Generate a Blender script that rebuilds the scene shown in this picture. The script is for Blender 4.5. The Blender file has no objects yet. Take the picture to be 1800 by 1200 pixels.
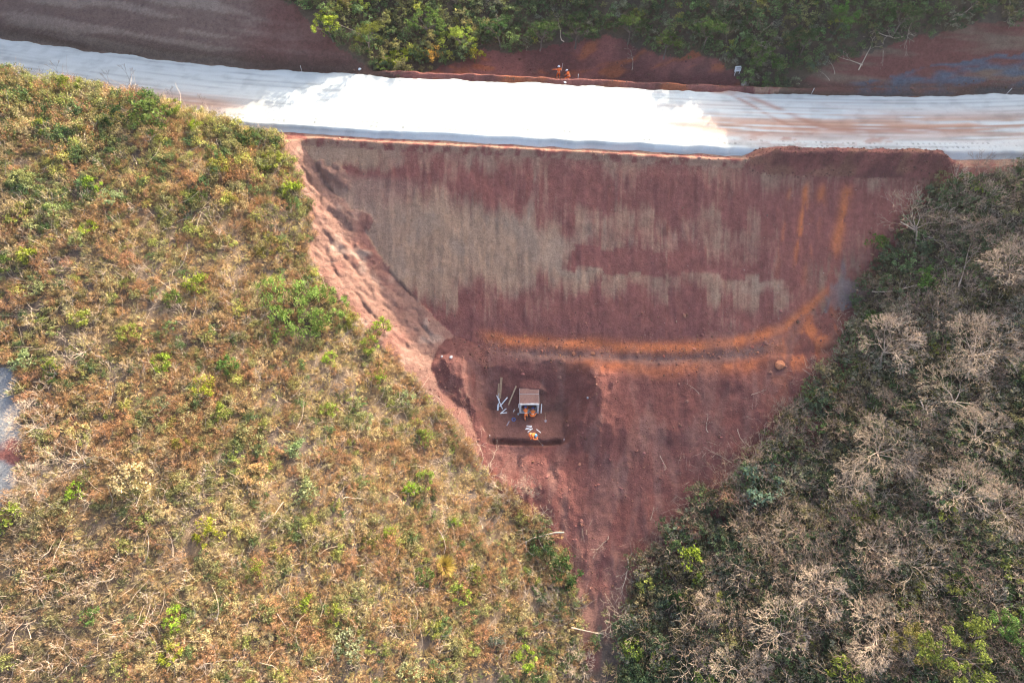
import bpy, bmesh, math, random
import numpy as np
from mathutils import Vector, Matrix, Quaternion, Euler

random.seed(7); RNG = np.random.default_rng(7)
scene = bpy.context.scene
COL = scene.collection

# ---------------------------------------------------------------- camera
cam_data = bpy.data.cameras.new('camera'); cam = bpy.data.objects.new('camera', cam_data); COL.objects.link(cam)
cam.location = (0, 0, 64.0); cam.rotation_euler = (math.radians(32.0), 0, 0)
cam_data.sensor_width = 36; cam_data.lens = 24.06; cam_data.clip_start = 0.5; cam_data.clip_end = 3000
scene.camera = cam

# ---------------------------------------------------------------- sky, sun, exposure
SUN_AZ = math.radians(33.0)      # from +Y towards +X
SUN_EL = math.radians(25.0)
world = bpy.data.worlds.new('World'); scene.world = world; world.use_nodes = True
wn = world.node_tree.nodes; wl = world.node_tree.links; wn.clear()
sky = wn.new('ShaderNodeTexSky'); sky.sky_type = 'NISHITA'; sky.sun_disc = False
sky.sun_elevation = SUN_EL; sky.sun_rotation = SUN_AZ; sky.air_density = 0.75; sky.dust_density = 5.0; sky.ozone_density = 0.6
bg = wn.new('ShaderNodeBackground'); bg.inputs['Strength'].default_value = 0.15
wo = wn.new('ShaderNodeOutputWorld'); wl.new(sky.outputs[0], bg.inputs['Color']); wl.new(bg.outputs[0], wo.inputs['Surface'])
sun_data = bpy.data.lights.new('sun', 'SUN'); sun_data.energy = 3.1; sun_data.angle = math.radians(0.6); sun_data.color = (1.0, 0.86, 0.68)
sun = bpy.data.objects.new('sun', sun_data); COL.objects.link(sun)
SUN_DIR = Vector((math.cos(SUN_EL) * math.sin(SUN_AZ), math.cos(SUN_EL) * math.cos(SUN_AZ), math.sin(SUN_EL)))
sun.rotation_euler = SUN_DIR.to_track_quat('Z', 'Y').to_euler(); sun.location = SUN_DIR * 200
vs = scene.view_settings; vs.view_transform = 'Standard'; vs.look = 'None'; vs.gamma = 1.0; vs.use_curve_mapping = False
vs.exposure = 2.25
scene.cycles.max_bounces = 5; scene.cycles.diffuse_bounces = 3; scene.cycles.transmission_bounces = 3; scene.cycles.transparent_max_bounces = 4
scene.cycles.use_denoising = True
scene.cycles.filter_width = 1.2
scene.render.film_transparent = False

# ---------------------------------------------------------------- terrain
def hash2(ix, iy, seed=0):
    h = (ix.astype(np.int64) * 374761393 + iy.astype(np.int64) * 668265263 + seed * 1442695041) & 0xFFFFFFFF
    h = ((h ^ (h >> 13)) * 1274126177) & 0xFFFFFFFF
    h = (h ^ (h >> 16)) & 0xFFFFFFFF
    return h / 4294967295.0

def vnoise(x, y, seed=0):
    x = np.asarray(x, float); y = np.asarray(y, float)
    ix = np.floor(x); iy = np.floor(y); fx = x - ix; fy = y - iy
    fx = fx * fx * (3 - 2 * fx); fy = fy * fy * (3 - 2 * fy)
    a = hash2(ix, iy, seed); b = hash2(ix + 1, iy, seed)
    c = hash2(ix, iy + 1, seed); d = hash2(ix + 1, iy + 1, seed)
    return (a * (1 - fx) + b * fx) * (1 - fy) + (c * (1 - fx) + d * fx) * fy

def fbm(x, y, octv=4, seed=0, gain=0.5):
    s = 0.0; amp = 1.0; tot = 0.0
    x = np.asarray(x, float); y = np.asarray(y, float)
    for k in range(octv):
        s = s + amp * vnoise(x * 2 ** k + 13.7 * k, y * 2 ** k + 7.3 * k, seed + k); tot += amp; amp *= gain
    return s / tot

def sstep(a, b, x):
    t = np.clip((x - a) / (b - a), 0, 1)
    return t * t * (3 - 2 * t)

def in_poly(x, y, poly):
    x = np.asarray(x); y = np.asarray(y)
    r = np.zeros(x.shape, bool); n = len(poly)
    for i in range(n):
        x0, y0 = poly[i]; x1, y1 = poly[(i + 1) % n]
        if y0 == y1: continue
        c = ((y0 > y) != (y1 > y)) & (x < (x1 - x0) * (y - y0) / (y1 - y0) + x0)
        r ^= c
    return r

# natural ground: height control points (x, y, z) in metres
CPTS = [
 # left valley side
 (-22.5,56,14.4),(-17,48,10.4),(-11.5,42,6.6),(-7.5,37.5,4.2),(-8,32,3.6),(-4,25.5,0.6),(1.5,21.5,-1.4),(5,17,-3.0),(7,12,-4.2),(7.5,4,-6.2),(7.5,-8,-9),
 (-15,32,7.0),(-25,32,11.8),(-35,31,15.2),(-45,30,16.5),(-58,30,14.2),(-72,30,8),
 (-10,16,3.6),(-22,15,8.6),(-36,15,12.6),(-50,15,12.6),(-64,14,8),
 (-10,2,1.5),(-24,2,7),(-38,2,10),(-54,2,8.5),(-10,-14,-1),(-30,-14,5),(-55,-14,6),
 (-26,46,14.8),(-38,46,19.4),(-52,46,21.2),(-70,46,16),
 (-31,57,19.2),(-42,58.5,22.0),(-55,60,24.0),(-75,62,24),
 # buried valley floor
 (6,20,-4.6),(7,27,-2.0),(6,38,1.5),(6,50,5),(4,60,8.5),
 # behind the road, left spur
 (-9,68,13.2),(-15,71,15.5),(-22,74,21),(-32,77,27),(-45,80,33),(-60,84,38),(-80,90,44),(-14,82,22),(-20,95,33),(-45,105,46),(-10,110,36),
 # head of the gully
 (2,69,11.6),(8,71,11.6),(15,70,13),(8,79,17.6),(8,92,19),(10,110,22),(12,140,28),(0,170,36),(-30,140,50),
 # behind the road, right
 (22,67,14.6),(30,66,15.2),(38,66,17.6),(46,67,22.4),(56,68,26.0),(68,70,28.5),(84,72,33),
 (20,76,19.2),(30,77,22),(40,75,26.5),(36,86,25.0),(50,82,32),(68,86,35),(26,100,24),(45,105,33),(75,110,44),(40,140,36),(80,150,56),(120,120,66),(120,70,50),
 # right valley side
 (45.5,52.5,15.0),(40,45,10.4),(34.5,38,6.0),(30,32,3.6),(24,26,0.6),(17,21,-1.8),(10.5,16.5,-3.2),(11.5,8,-4.6),
 (52,46,16.0),(62,50,21),(80,50,28),(44,37,10.2),(58,36,15.8),(75,34,21),(34,26,5.0),(48,25,10.8),(64,24,16.5),
 (22,14,0.6),(36,14,6),(52,13,11.2),(70,12,16),(20,3,-1.6),(36,2,4.6),(54,1,10),(20,-14,-4),(45,-14,5),(75,-12,14),
]
def _tps_fit(P):
    P = np.array(P, float); X = P[:, :2] / 50.0; n = len(P)
    d2 = ((X[:, None] - X[None]) ** 2).sum(-1)
    K = np.where(d2 > 0, 0.5 * d2 * np.log(np.maximum(d2, 1e-12)), 0) + 0.004 * np.eye(n)
    A = np.zeros((n + 3, n + 3)); A[:n, :n] = K; A[:n, n] = 1; A[:n, n + 1:] = X; A[n, :n] = 1; A[n + 1:, :n] = X.T
    w = np.linalg.solve(A, np.concatenate([P[:, 2], np.zeros(3)]))
    return X, w
TPS_X, TPS_W = _tps_fit(CPTS)

def natural(x, y):
    x = np.asarray(x, float); y = np.asarray(y, float)
    X = x / 50.0; Y = y / 50.0; n = len(TPS_X)
    z = TPS_W[n] + TPS_W[n + 1] * X + TPS_W[n + 2] * Y
    for i in range(n):
        d2 = (X - TPS_X[i, 0]) ** 2 + (Y - TPS_X[i, 1]) ** 2
        z = z + TPS_W[i] * 0.5 * d2 * np.log(np.maximum(d2, 1e-12))
    return z

ROAD_Z = 14.8
RCX = np.array([-160, -110, -85, -60, -46, -32, -16, 0, 16, 32, 44, 56, 75, 100, 160.0])
RCY = np.array([120, 88, 76, 68.2, 65.3, 63.0, 61.4, 60.3, 59.1, 58.2, 58.0, 58.4, 60.5, 65, 80.0])
def road_y(x):
    # smooth centre line (cubic Hermite through the survey points)
    x = np.asarray(x, float)
    m = np.gradient(RCY, RCX)
    i = np.clip(np.searchsorted(RCX, x) - 1, 0, len(RCX) - 2)
    h = RCX[i + 1] - RCX[i]; t = (x - RCX[i]) / h
    return ((2 * t**3 - 3 * t**2 + 1) * RCY[i] + (t**3 - 2 * t**2 + t) * h * m[i]
            + (-2 * t**3 + 3 * t**2) * RCY[i + 1] + (t**3 - t**2) * h * m[i + 1])

ROAD_HALF = 4.35      # half width of the white base course
SHOULDER_NEAR = 6.1   # fill edge on the camera side
SHOULDER_FAR = 5.3
FILL = 0.633
def road_d(x, y):
    yc = road_y(x); s = (road_y(np.asarray(x) + 0.5) - road_y(np.asarray(x) - 0.5))
    return (y - yc) / np.sqrt(1 + s * s)

def bump(x, y, cx, cy, rx, ry, rot=0.0, p=2.0):
    c, s = math.cos(rot), math.sin(rot)
    u = ((x - cx) * c + (y - cy) * s) / rx; v = (-(x - cx) * s + (y - cy) * c) / ry
    r = np.sqrt(u * u + v * v)
    return np.clip(1 - r ** p, 0, None)

PIT = (-2.2, 5.2, 27.9, 31.5)   # x0 x1 y0 y1 of the excavation floor
def height(x, y, detail=True):
    """returns z and class: 0 natural 1 road bed 2 fill 3 cut 4 spoil/bench 5 pit"""
    x = np.asarray(x, float); y = np.asarray(y, float)
    zn = natural(x, y)
    if detail:
        zn = zn + (fbm(x / 7, y / 7, 4, 3) - 0.5) * 0.9
    d = road_d(x, y)
    cls = np.zeros(x.shape, int)
    e1 = -d - SHOULDER_NEAR; e2 = d - SHOULDER_FAR
    e = np.maximum(e1, e2)
    base = ROAD_Z - 0.55
    fill = base - np.maximum(e, 0) * FILL
    # near side cut is flatter on the left, far side 1:1 with an uneven face
    wav = (fbm(x / 5, y / 5, 3, 9) - 0.5)
    cut = np.where(e2 > 0, base + 0.1 + np.maximum(e2, 0) * 1.0 + wav * np.clip(e2, 0, 2) * 0.35,
                   base + 0.1 + np.maximum(e1, 0) * (1.0 + 1.4 * (1 - sstep(-31, -25, x))) + wav * np.clip(e1, 0, 2) * 0.5)
    z = np.where(e <= 0, base, np.clip(zn, np.minimum(fill, cut), cut))
    cls = np.where(e <= 0, 1, np.where(zn < fill, 2, np.where(zn > cut, 3, 0)))
    # small soil lip along both fill edges
    lip = np.exp(-((e1 + 0.25) / 0.32) ** 2) * (0.18 + 0.34 * fbm(x / 1.3, y / 1.3, 3, 21)) * sstep(-24, -20, x) * (1 - sstep(44, 48, x))
    lip2 = np.exp(-((e2 + 0.15) / 0.42) ** 2) * (0.5 + 0.5 * fbm(x / 1.6, y / 1.6, 3, 22)) * sstep(-22, -12, x) * (1 - sstep(46, 52, x))
    z = z + lip + lip2
    if detail:
        # shallow bucket scars and erosion on the fill face
        col = np.floor((x + 0.25 * fbm(x / 3, y / 3, 2, 5)) / 1.35)
        face = sstep(0.3, 1.5, e1) * (cls == 2)
        z = z + face * ((hash2(col, np.zeros_like(col), 4) - 0.5) * 0.08 + (fbm(x / 0.55, y / 1.8, 4, 6) - 0.5) * 0.24 + (fbm(x / 4, y / 4, 4, 8) - .5) * 0.6 - .07 * (1 - np.abs(2 * fbm(x / 1.1 + .3 * fbm(x / 2, y / 2, 2, 12), y / 7.0, 3, 11) - 1)) ** 8)
    # soil heap tipped along the near edge of the road on the right
    hx = sstep(23.5, 27.0, x) * (1 - sstep(43.0, 45.5, x))
    heap = hx * np.exp(-np.abs((e1 + 0.75 - 0.25 * (fbm(x / 2, y * 0, 2, 31) - .5)) / 1.15) ** 2.6) * (1.15 + 0.7 * fbm(x / 1.1, y / 1.1, 4, 33))
    z = z + heap
    cls = np.where((heap > 0.12) & (cls != 0), 6, cls)
    # ---- bench and pushed spoil at the foot of the fill
    yb = 37.4 + (road_y(x) - 60.3) * 0.9
    zs = np.where(y > yb - 3.2, 3.9 + 0.16 * (y - yb), 3.9 - 0.16 * 3.2 + 0.335 * (y - (yb - 3.2)))
    zs = zs + 0.10 * np.clip(x - 14, 0, 30) - 0.03 * np.clip(4 - x, 0, 20)
    # ruts along the bench
    zs = zs - 0.22 * np.exp(-((y - (yb - 0.9 - 0.004 * (x - 15) ** 2 * 0 + 0.02 * np.clip(x - 14, 0, 30) ** 1.3)) / 0.45) ** 2) * sstep(-4, 2, x)
    if detail:
        zs = zs + (fbm(x / 2.2, y / 2.2, 4, 41) - 0.5) * 0.6 + (fbm(x / 0.8, y / 3.5, 3, 43) - .5) * 0.30 + (fbm(x / .3, y / .5, 2, 46) - .5) * .10
    zs = zs + 1.15 * bump(x, y, -6.4, 34.2, 3.9, 4.6, 0.2, 2.2) * (0.8 + 0.5 * fbm(x / 1.2, y / 1.2, 3, 44))       # spoil mound, left
    zs = zs + 1.1 * bump(x, y, 9.3, 31.0, 3.4, 6.0, 0.15, 1.6) * (0.8 + 0.4 * fbm(x / 1.4, y / 1.4, 3, 45))     # spoil ridge right of the pit
    zs = zs + 0.55 * bump(x, y, 6.4, 30.8, 1.2, 4.4, 0.0, 2.0) + 0.5 * bump(x, y, -3.3, 29.5, 1.3, 4.5, 0, 2.0)
    zs = zs - 0.35 * bump(x, y, 17, 27, 3.5, 9, -0.35, 2.0)
    zs = zs - 1.15 * bump(x, y, 1.6, 29.4, 7.2, 6.0, 0.0, 2.0)
    inside = (y < yb + 6) & (y > 10) & (x > -12) & (x < 44)
    spoil = inside & (zs > z)
    z = np.where(spoil, zs, z); cls = np.where(spoil, 4, cls)
    # ---- excavation for the culvert
    x0, x1, y0, y1 = PIT
    wob = (fbm(x / 1.1, y / 1.1, 3, 51) - 0.5) * 0.5
    ox = np.maximum(x0 - x, x - x1) * 1.05; oy = np.maximum((y0 - y) * 1.6, (y - y1) * 0.8)
    out = np.hypot(np.clip(ox, 0, None), np.clip(oy, 0, None)) + np.minimum(np.maximum(ox, oy), 0) + wob
    floor = 0.02 + (fbm(x / 0.9, y / 0.9, 3, 52) - 0.5) * 0.12
    pit = floor + np.clip(out, 0, None) * 1.05 + np.clip(out, 0, .5) * .5
    dug = (cls == 4) & (pit < z)
    z = np.where(dug, pit, z); cls = np.where(dug, 5, cls)
    # backfill heaped over the buried part of the culvert
    cov = 2.16 + 0.22 * np.clip(y - 33.1, 0, None) + (fbm(x / .5, y / .5, 3, 53) - .5) * .12
    cov = cov - np.clip(np.abs(x - 1.75) - 1.0 + wob, 0, None) * 0.9 - np.clip(33.0 - y + wob * .6, 0, None) * 6.0
    back = (y > 32.5) & (y < 37) & (cov > z); z = np.where(back, cov, z); cls = np.where(back, 5, cls)
    # trench across the mouth of the pit
    tr = sstep(0, 0.5, x - (x0 - 0.1)) * (1 - sstep(0, 0.5, x - (x1 - 0.45)))
    ty = y - (28.0 - 0.05 * (x - 1.5))
    tz = tr * (1 - sstep(0.16, 0.46, np.abs(ty + 0.35 * (fbm(x / .9, x * 0, 3, 61) - .5) - .02 * (x - 1.5)) + .14 * (fbm(x / .35, y / .35, 2, 62) - .5)))
    z = z - (0.5 + .2 * fbm(x / 1.5, x * 0, 2, 63)) * tz
    cls = np.where(tz > 0.05, 5, cls)
    # loose tracked soil on the stripped left flank
    fl = sstep(0.5, 2.0, x + 24) * (1 - sstep(-9, -7, x)) * sstep(29, 32, y) * (1 - sstep(53, 56, y)) * (cls == 0)
    if detail: z = z + fl * ((fbm(x / 2.4, y / 2.4, 5, 65, .55) - .5) * 0.65 - 0.30 * (1 - np.abs(2 * fbm((x + y) / 2.6, (y - x) / 6.0, 4, 66) - 1)) ** 6 + (fbm(x / .5, y / .5, 3, 67, .6) - .5) * .32)
    for cx, cy, rx, ry, hh in ((-18.6, 52.6, 2.6, .9, .55), (-16.9, 49.0, 2.9, 1.1, .5), (-14.2, 45.0, 2.2, .7, .35)):
        b = bump(x + 1.6 * (fbm(x, y, 3, 68) - .5), y + 1.8 * (fbm(x / .8, y / .8, 4, 69) - .5), cx, cy, rx, ry, -.45, 1.5) * hh
        z = z + np.where((cls == 0) | (cls == 2), b, 0); cls = np.where((b > .12) & (cls == 2), 0, cls)
    return z, cls
# ---------------------------------------------------------------- end terrain

# ---------------------------------------------------------------- small helpers
def tag(o, label=None, cat=None, group=None, kind=None):
    if label: o['label'] = label
    if cat: o['category'] = cat
    if group: o['group'] = group
    if kind: o['kind'] = kind
    return o

def link(name, me, mat=None, parent=None):
    o = bpy.data.objects.new(name, me); COL.objects.link(o)
    if mat is not None and len(me.materials) == 0: me.materials.append(mat)
    if parent is not None: o.parent = parent
    return o

def empty(name, loc=(0, 0, 0), rz=0.0):
    o = bpy.data.objects.new(name, None); COL.objects.link(o); o.location = loc; o.rotation_euler = (0, 0, rz); o.empty_display_size = 0.3
    return o

def np_mesh(name, verts, faces, smooth=False):
    """verts (n,3), faces (m,3) or (m,4) int arrays"""
    me = bpy.data.meshes.new(name)
    verts = np.ascontiguousarray(verts, np.float32); faces = np.ascontiguousarray(faces, np.int32)
    k = faces.shape[1]
    me.vertices.add(len(verts)); me.vertices.foreach_set('co', verts.ravel())
    me.loops.add(faces.size); me.loops.foreach_set('vertex_index', faces.ravel())
    me.polygons.add(len(faces)); me.polygons.foreach_set('loop_start', np.arange(0, faces.size, k, dtype=np.int32))
    try: me.polygons.foreach_set('loop_total', np.full(len(faces), k, np.int32))
    except Exception: pass
    me.polygons.foreach_set('use_smooth', np.full(len(faces), smooth, bool))
    me.update(calc_edges=True)
    return me

def set_col(me, col, name='col'):
    a = me.attributes.new(name, 'FLOAT_COLOR', 'POINT')
    c = np.ones((len(col), 4), np.float32); c[:, :3] = col
    a.data.foreach_set('color', c.ravel())

def mixc(a, b, t):
    t = np.asarray(t)[..., None]
    return a * (1 - t) + b * t

class NT:
    """tiny node-tree writer"""
    def __init__(self, name):
        self.m = bpy.data.materials.new(name); self.m.use_nodes = True
        self.t = self.m.node_tree; self.t.nodes.clear()
        self.out = self.t.nodes.new('ShaderNodeOutputMaterial')
    def n(self, typ, **kw):
        nd = self.t.nodes.new(typ)
        for k, v in kw.items():
            if k in nd.inputs and not hasattr(nd, k): nd.inputs[k].default_value = v
            else: setattr(nd, k, v)
        return nd
    def l(self, a, b): self.t.links.new(a, b)
    def math(self, op, a, b=None, clamp=False):
        nd = self.t.nodes.new('ShaderNodeMath'); nd.operation = op; nd.use_clamp = clamp
        for i, v in enumerate((a, b)):
            if v is None: continue
            if hasattr(v, 'node'): self.l(v, nd.inputs[i])
            else: nd.inputs[i].default_value = v
        return nd.outputs[0]
    def noise(self, scale, detail=4, rough=0.6, vec=None, stretch=None):
        nd = self.t.nodes.new('ShaderNodeTexNoise'); nd.inputs['Scale'].default_value = scale
        nd.inputs['Detail'].default_value = detail; nd.inputs['Roughness'].default_value = rough
        src = vec if vec is not None else self.obj()
        if stretch:
            mp = self.t.nodes.new('ShaderNodeMapping'); mp.inputs['Scale'].default_value = stretch
            self.l(src, mp.inputs['Vector']); src = mp.outputs[0]
        self.l(src, nd.inputs['Vector'])
        return nd.outputs[0]
    def obj(self):
        if not hasattr(self, '_tc'): self._tc = self.t.nodes.new('ShaderNodeTexCoord')
        return self._tc.outputs['Object']
    def mul(self, col, fac):
        """multiply a colour by a scalar socket"""
        v = self.t.nodes.new('ShaderNodeVectorMath'); v.operation = 'SCALE'
        self.l(col, v.inputs[0])
        if hasattr(fac, 'node'): self.l(fac, v.inputs['Scale'])
        else: v.inputs['Scale'].default_value = fac
        return v.outputs[0]
    def mix(self, fac, a, b):
        nd = self.t.nodes.new('ShaderNodeMix'); nd.data_type = 'RGBA'
        for sock, v in ((nd.inputs[0], fac), (nd.inputs[6], a), (nd.inputs[7], b)):
            if hasattr(v, 'node'): self.l(v, sock)
            else: sock.default_value = v if not isinstance(v, tuple) else (*v, 1) if len(v) == 3 else v
        return nd.outputs[2]
    def remap(self, v, a, b, c, d):
        nd = self.t.nodes.new('ShaderNodeMapRange'); self.l(v, nd.inputs[0])
        for i, q in enumerate((a, b, c, d)): nd.inputs[i + 1].default_value = q
        return nd.outputs[0]
    def bump(self, h, dist, strength=1.0, normal=None):
        nd = self.t.nodes.new('ShaderNodeBump'); nd.inputs['Distance'].default_value = dist; nd.inputs['Strength'].default_value = strength
        self.l(h, nd.inputs['Height'])
        if normal is not None: self.l(normal, nd.inputs['Normal'])
        return nd.outputs[0]
    def principled(self, color, rough=0.9, normal=None, metallic=0.0, spec=0.3):
        p = self.t.nodes.new('ShaderNodeBsdfPrincipled')
        if hasattr(color, 'node'): self.l(color, p.inputs['Base Color'])
        else: p.inputs['Base Color'].default_value = (*color, 1)
        if hasattr(rough, 'node'): self.l(rough, p.inputs['Roughness'])
        else: p.inputs['Roughness'].default_value = rough
        p.inputs['Metallic'].default_value = metallic; p.inputs['Specular IOR Level'].default_value = spec
        if normal is not None: self.l(normal, p.inputs['Normal'])
        self.l(p.outputs[0], self.out.inputs['Surface'])
        return p

def ground_material():
    t = NT('soil')
    a = t.n('ShaderNodeAttribute', attribute_name='col')
    n1 = t.noise(0.9, 6, 0.65); n2 = t.noise(7.0, 5, 0.7); n3 = t.noise(30.0, 3, 0.7)
    n4 = t.noise(2.6, 6, 0.75)
    f = t.math('ADD', t.math('ADD', t.remap(n1, 0.25, 0.75, -0.14, 0.14), t.remap(n4, 0.3, 0.7, -0.22, 0.22)), t.math('ADD', t.remap(n2, 0.25, 0.75, -0.17, 0.17), t.remap(n3, 0.2, 0.8, 0.84, 1.16)))
    c = t.mul(a.outputs['Color'], f)
    h = t.math('ADD', t.math('MULTIPLY', n4, 1.0), t.math('ADD', t.math('MULTIPLY', n2, 0.9), t.math('MULTIPLY', n3, 0.4)))
    t.principled(c, 0.95, t.bump(h, 0.20, 0.75), spec=0.15)
    return t.m
MAT_SOIL = ground_material()

# surveyed outlines of the bare ground (x, y in metres)
CLEARED = [(-31.5, 61.8), (-27.4, 58.8), (-23.6, 54.5), (-21.8, 51.3), (-20.1, 47.2), (-20.2, 44.0), (-19.0, 40.5), (-15.6, 38.3), (-13.2, 35.9), (-10.5, 33.5), (-8.0, 31.3), (-6.0, 29.8), (-3.9, 27.1), (-1.7, 24.0), (1.7, 21.9), (4.7, 19.4), (5.4, 16.1), (6.7, 13.9), (10.4, 13.9), (11.5, 16.6), (15.3, 19.7), (17.3, 22.0), (19.8, 23.0), (22.6, 25.8), (25.0, 27.4), (27.4, 30.1), (30.1, 33.2), (32.9, 35.2), (33.9, 38.0), (35.5, 41.9), (38.3, 44.8), (40.6, 48.2), (42.9, 50.2), (45.7, 50.4), (50.1, 50.0), (56.1, 57.4), (24.6, 60.1), (0.0, 60.1), (-25.1, 62.9)]
GULLY_TRACK = [(6.0, 14.9), (10.9, 14.9), (10.1, 11.3), (10.1, 6.7), (9.8, -10), (6.3, -10), (6.8, 6.7), (6.6, 11.3)]
UPSTREAM = [(-12.7, 65.1), (-12.7, 66.1), (-7.9, 69.3), (-3.4, 71.9), (0.0, 71.8), (4.1, 72.8), (6.2, 73.6), (10.9, 73.9), (14.1, 72.5), (17.8, 69.6), (20.4, 69.2), (23.4, 68.1), (25.5, 65.5), (27.5, 62.3), (6.3, 63.5)]
CUT_LEFT = [(-90, 100), (-70, 86), (-40, 82), (-27.5, 78), (-25.4, 72.7), (-22.6, 70.6), (-19.2, 68.9), (-16.7, 67.5), (-12.8, 66.1), (-12.8, 64), (-32.5, 66.1), (-60.6, 70.4), (-85, 78), (-120, 95)]
CUT_RIGHT = [(27.5, 62.3), (31.7, 64.5), (34.3, 65.8), (38.5, 66.4), (43.3, 67.3), (49.3, 68.1), (55.3, 68.9), (59.2, 69.7), (75, 74), (95, 78), (95, 62), (60.4, 62.1), (43.8, 61.6)]
LEFT_TRACK = [(-46, 29), (-43.2, 27.8), (-40.7, 27.4), (-39.1, 24.3), (-38.1, 20.7), (-38.5, 18.1), (-39.9, 15.2), (-46, 12)]

RED = np.array((0.205, 0.079, 0.063)); BEIGE = np.array((0.330, 0.212, 0.136)); GREY = np.array((0.31, 0.212, 0.148))
ORANGE = np.array((0.44, 0.140, 0.058)); SPOIL = np.array((0.140, 0.058, 0.050)); TANRED = np.array((0.225, 0.128, 0.096))
HILL = np.array((0.125, 0.095, 0.074)); LITTER = np.array((0.205, 0.140, 0.080)); CUTBR = np.array((0.185, 0.122, 0.095)); BLUECLAY = np.array((0.085, 0.112, 0.145))
DARKSOIL = np.array((0.08, 0.060, 0.042))

def edge_jit(x, y, a=0.5):
    return x + (fbm(x / 1.2, y / 1.2, 3, 71) - .5) * 2 * a, y + (fbm(x / 1.2 + 40, y / 1.2, 3, 72) - .5) * 2 * a

def ground_colour(x, y, z, cls):
    sh = x.shape
    n1 = fbm(x / 3.0, y / 3.0, 4, 81); n2 = fbm(x / 0.6, y / 0.6, 4, 82)
    jx, jy = edge_jit(x, y)
    d = road_d(x, y); e1 = -d - SHOULDER_NEAR
    # natural hillside: soil with leaf litter
    col = mixc(np.broadcast_to(HILL, sh + (3,)), LITTER, sstep(0.35, 0.7, n1) * 0.8)
    right = sstep(6, 14, x + 0.3 * (20 - y)) * (y < 58)
    col = mixc(col, DARKSOIL, right * 0.75)
    back = (d > SHOULDER_FAR)
    col = mixc(col, DARKSOIL, back * 0.7)
    # stripped strip on the left flank and around the fill
    clr = in_poly(jx, jy, CLEARED)
    strip = clr & (cls == 0)
    stripc = mixc(np.broadcast_to(TANRED, sh + (3,)), RED, sstep(0.35, 0.75, n1) * 0.55)
    stripc = mixc(stripc, np.array((0.30, 0.20, 0.15)), sstep(0.62, 0.8, fbm(x / 1.5 + 9, y / 1.5, 3, 83)))
    stripc = mixc(stripc, RED, (x > 5) * 0.75)
    col = np.where(strip[..., None], stripc, col)
    gt = in_poly(jx, jy, GULLY_TRACK)
    col = np.where(gt[..., None], mixc(np.broadcast_to(HILL, sh + (3,)), RED, sstep(0.4, 0.6, n1)), col)
    # ---------- fill face: laterite scraped over by the bucket, streaks run down the slope
    colw = np.floor((x + 0.5 * fbm(x / 2, y / 2, 2, 84)) / 1.35)
    j = hash2(colw, colw * 0, 85); j2 = hash2(colw, colw * 0, 86)
    v = np.clip(e1 / 16.0, 0, 1.1)                                   # 0 at the top, 1 at the foot
    streak = .55 * fbm(x / 0.4, e1 / 2.6, 4, 87) + .45 * fbm(x / .9, e1 / 1.3, 5, 187, .6); streak2 = fbm(x / 0.17, e1 / 2.0, 4, 88, .6); big = fbm(x / 6.0, e1 / 4.0, 4, 89)
    blot = fbm(x / 2.6 + 3, e1 / 3.4, 5, 101); wx = x + 2.5 * (big - .5); wv = v + 0.10 * (blot - .5) + 0.05 * (j - .5)
    cut_v = 1.0 - 0.015 * np.clip(x + 17, 0, 40) + 0.16 * (j2 - .5)
    A = sstep(0.12, 0.38, wv - 0.012 * np.clip(x + 8, 0, 30)) * (1 - sstep(cut_v - .12, cut_v + .06, wv)) * (1 - sstep(3, 9, wx)) * .95
    A = np.maximum(A, sstep(0.60, 0.63, v + .06 * (j - .5)) * (1 - sstep(0.66, 0.80, v + .16 * (j2 - .5) + .2 * (streak - .5))) * sstep(2, 6, x) * (1 - sstep(26, 31, wx)) * (.25 + .75 * blot))
    A = np.maximum(A, sstep(0.28, 0.36, wv + .12 * (j - .5)) * (1 - sstep(0.46, 0.56, wv + .12 * (j2 - .5))) * sstep(4, 8, x) * (1 - sstep(24, 30, x)) * .50)
    A = np.maximum(A, (1 - sstep(0.10, 0.17, v + 0.05 * (j - .5))) * (1 - sstep(-14, -9, wx)))
    A = np.maximum(A, (1 - sstep(0.02, 0.20, v + 0.1 * (j - .5))) * .52)
    A = A - .75 * sstep(6, 6.3, x) * (1 - sstep(15.5, 15.8, x)) * sstep(.50, .51, v + .05 * (j - .5)) * (1 - sstep(.61, .63, v + .04 * (j2 - .5)))
    A = A + .20 * (1 - sstep(4, 12, wx)) * sstep(.1, .25, v) * (1 - sstep(.85, 1.0, v))
    be = sstep(0.08, 1.12, A + 0.85 * (streak - .5) + 0.9 * (blot - .5) + 0.65 * (streak2 - .5)) * .9
    fc = mixc(np.broadcast_to(RED, sh + (3,)) * (0.72 + 0.45 * streak[..., None] + .22 * streak2[..., None]), BEIGE * (.8 + .4 * streak2[..., None]), be)
    fc = mixc(fc, GREY, be * sstep(0.5, 0.7, fbm(x / 2 + 5, y / 2, 3, 90)) * 0.6)
    # left corner washed grey-pink
    lw = (1 - sstep(-17, -9, x + 0.7 * (e1 - 8) * 0.5)) * sstep(0.14, 0.2, v)
    fc = mixc(fc, np.array((0.30, 0.19, 0.135)), lw * 0.8 * (0.6 + 0.6 * n2))
    # orange seepage on the right part of the face
    for cx, w, a in ((30.2, .32, 1.15), (31.6, .42, .7), (34.2, .55, .85), (28.6, .22, .5)):
        cc = cx - (v - .1) * 3.2 + 0.5 * (fbm(e1 / 2.0, x * 0, 2, int(cx * 10)) - .5)
        fc = mixc(fc, ORANGE, np.exp(-((x - cc) / w) ** 2) * np.clip(a * 1.1 * sstep(0.06, .15, v) * (1 - sstep(.4, .75, v)) * sstep(.36, .62, fbm(x / .8 + cx, e1 / 1.9, 4, 105)), 0, 1))
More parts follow.
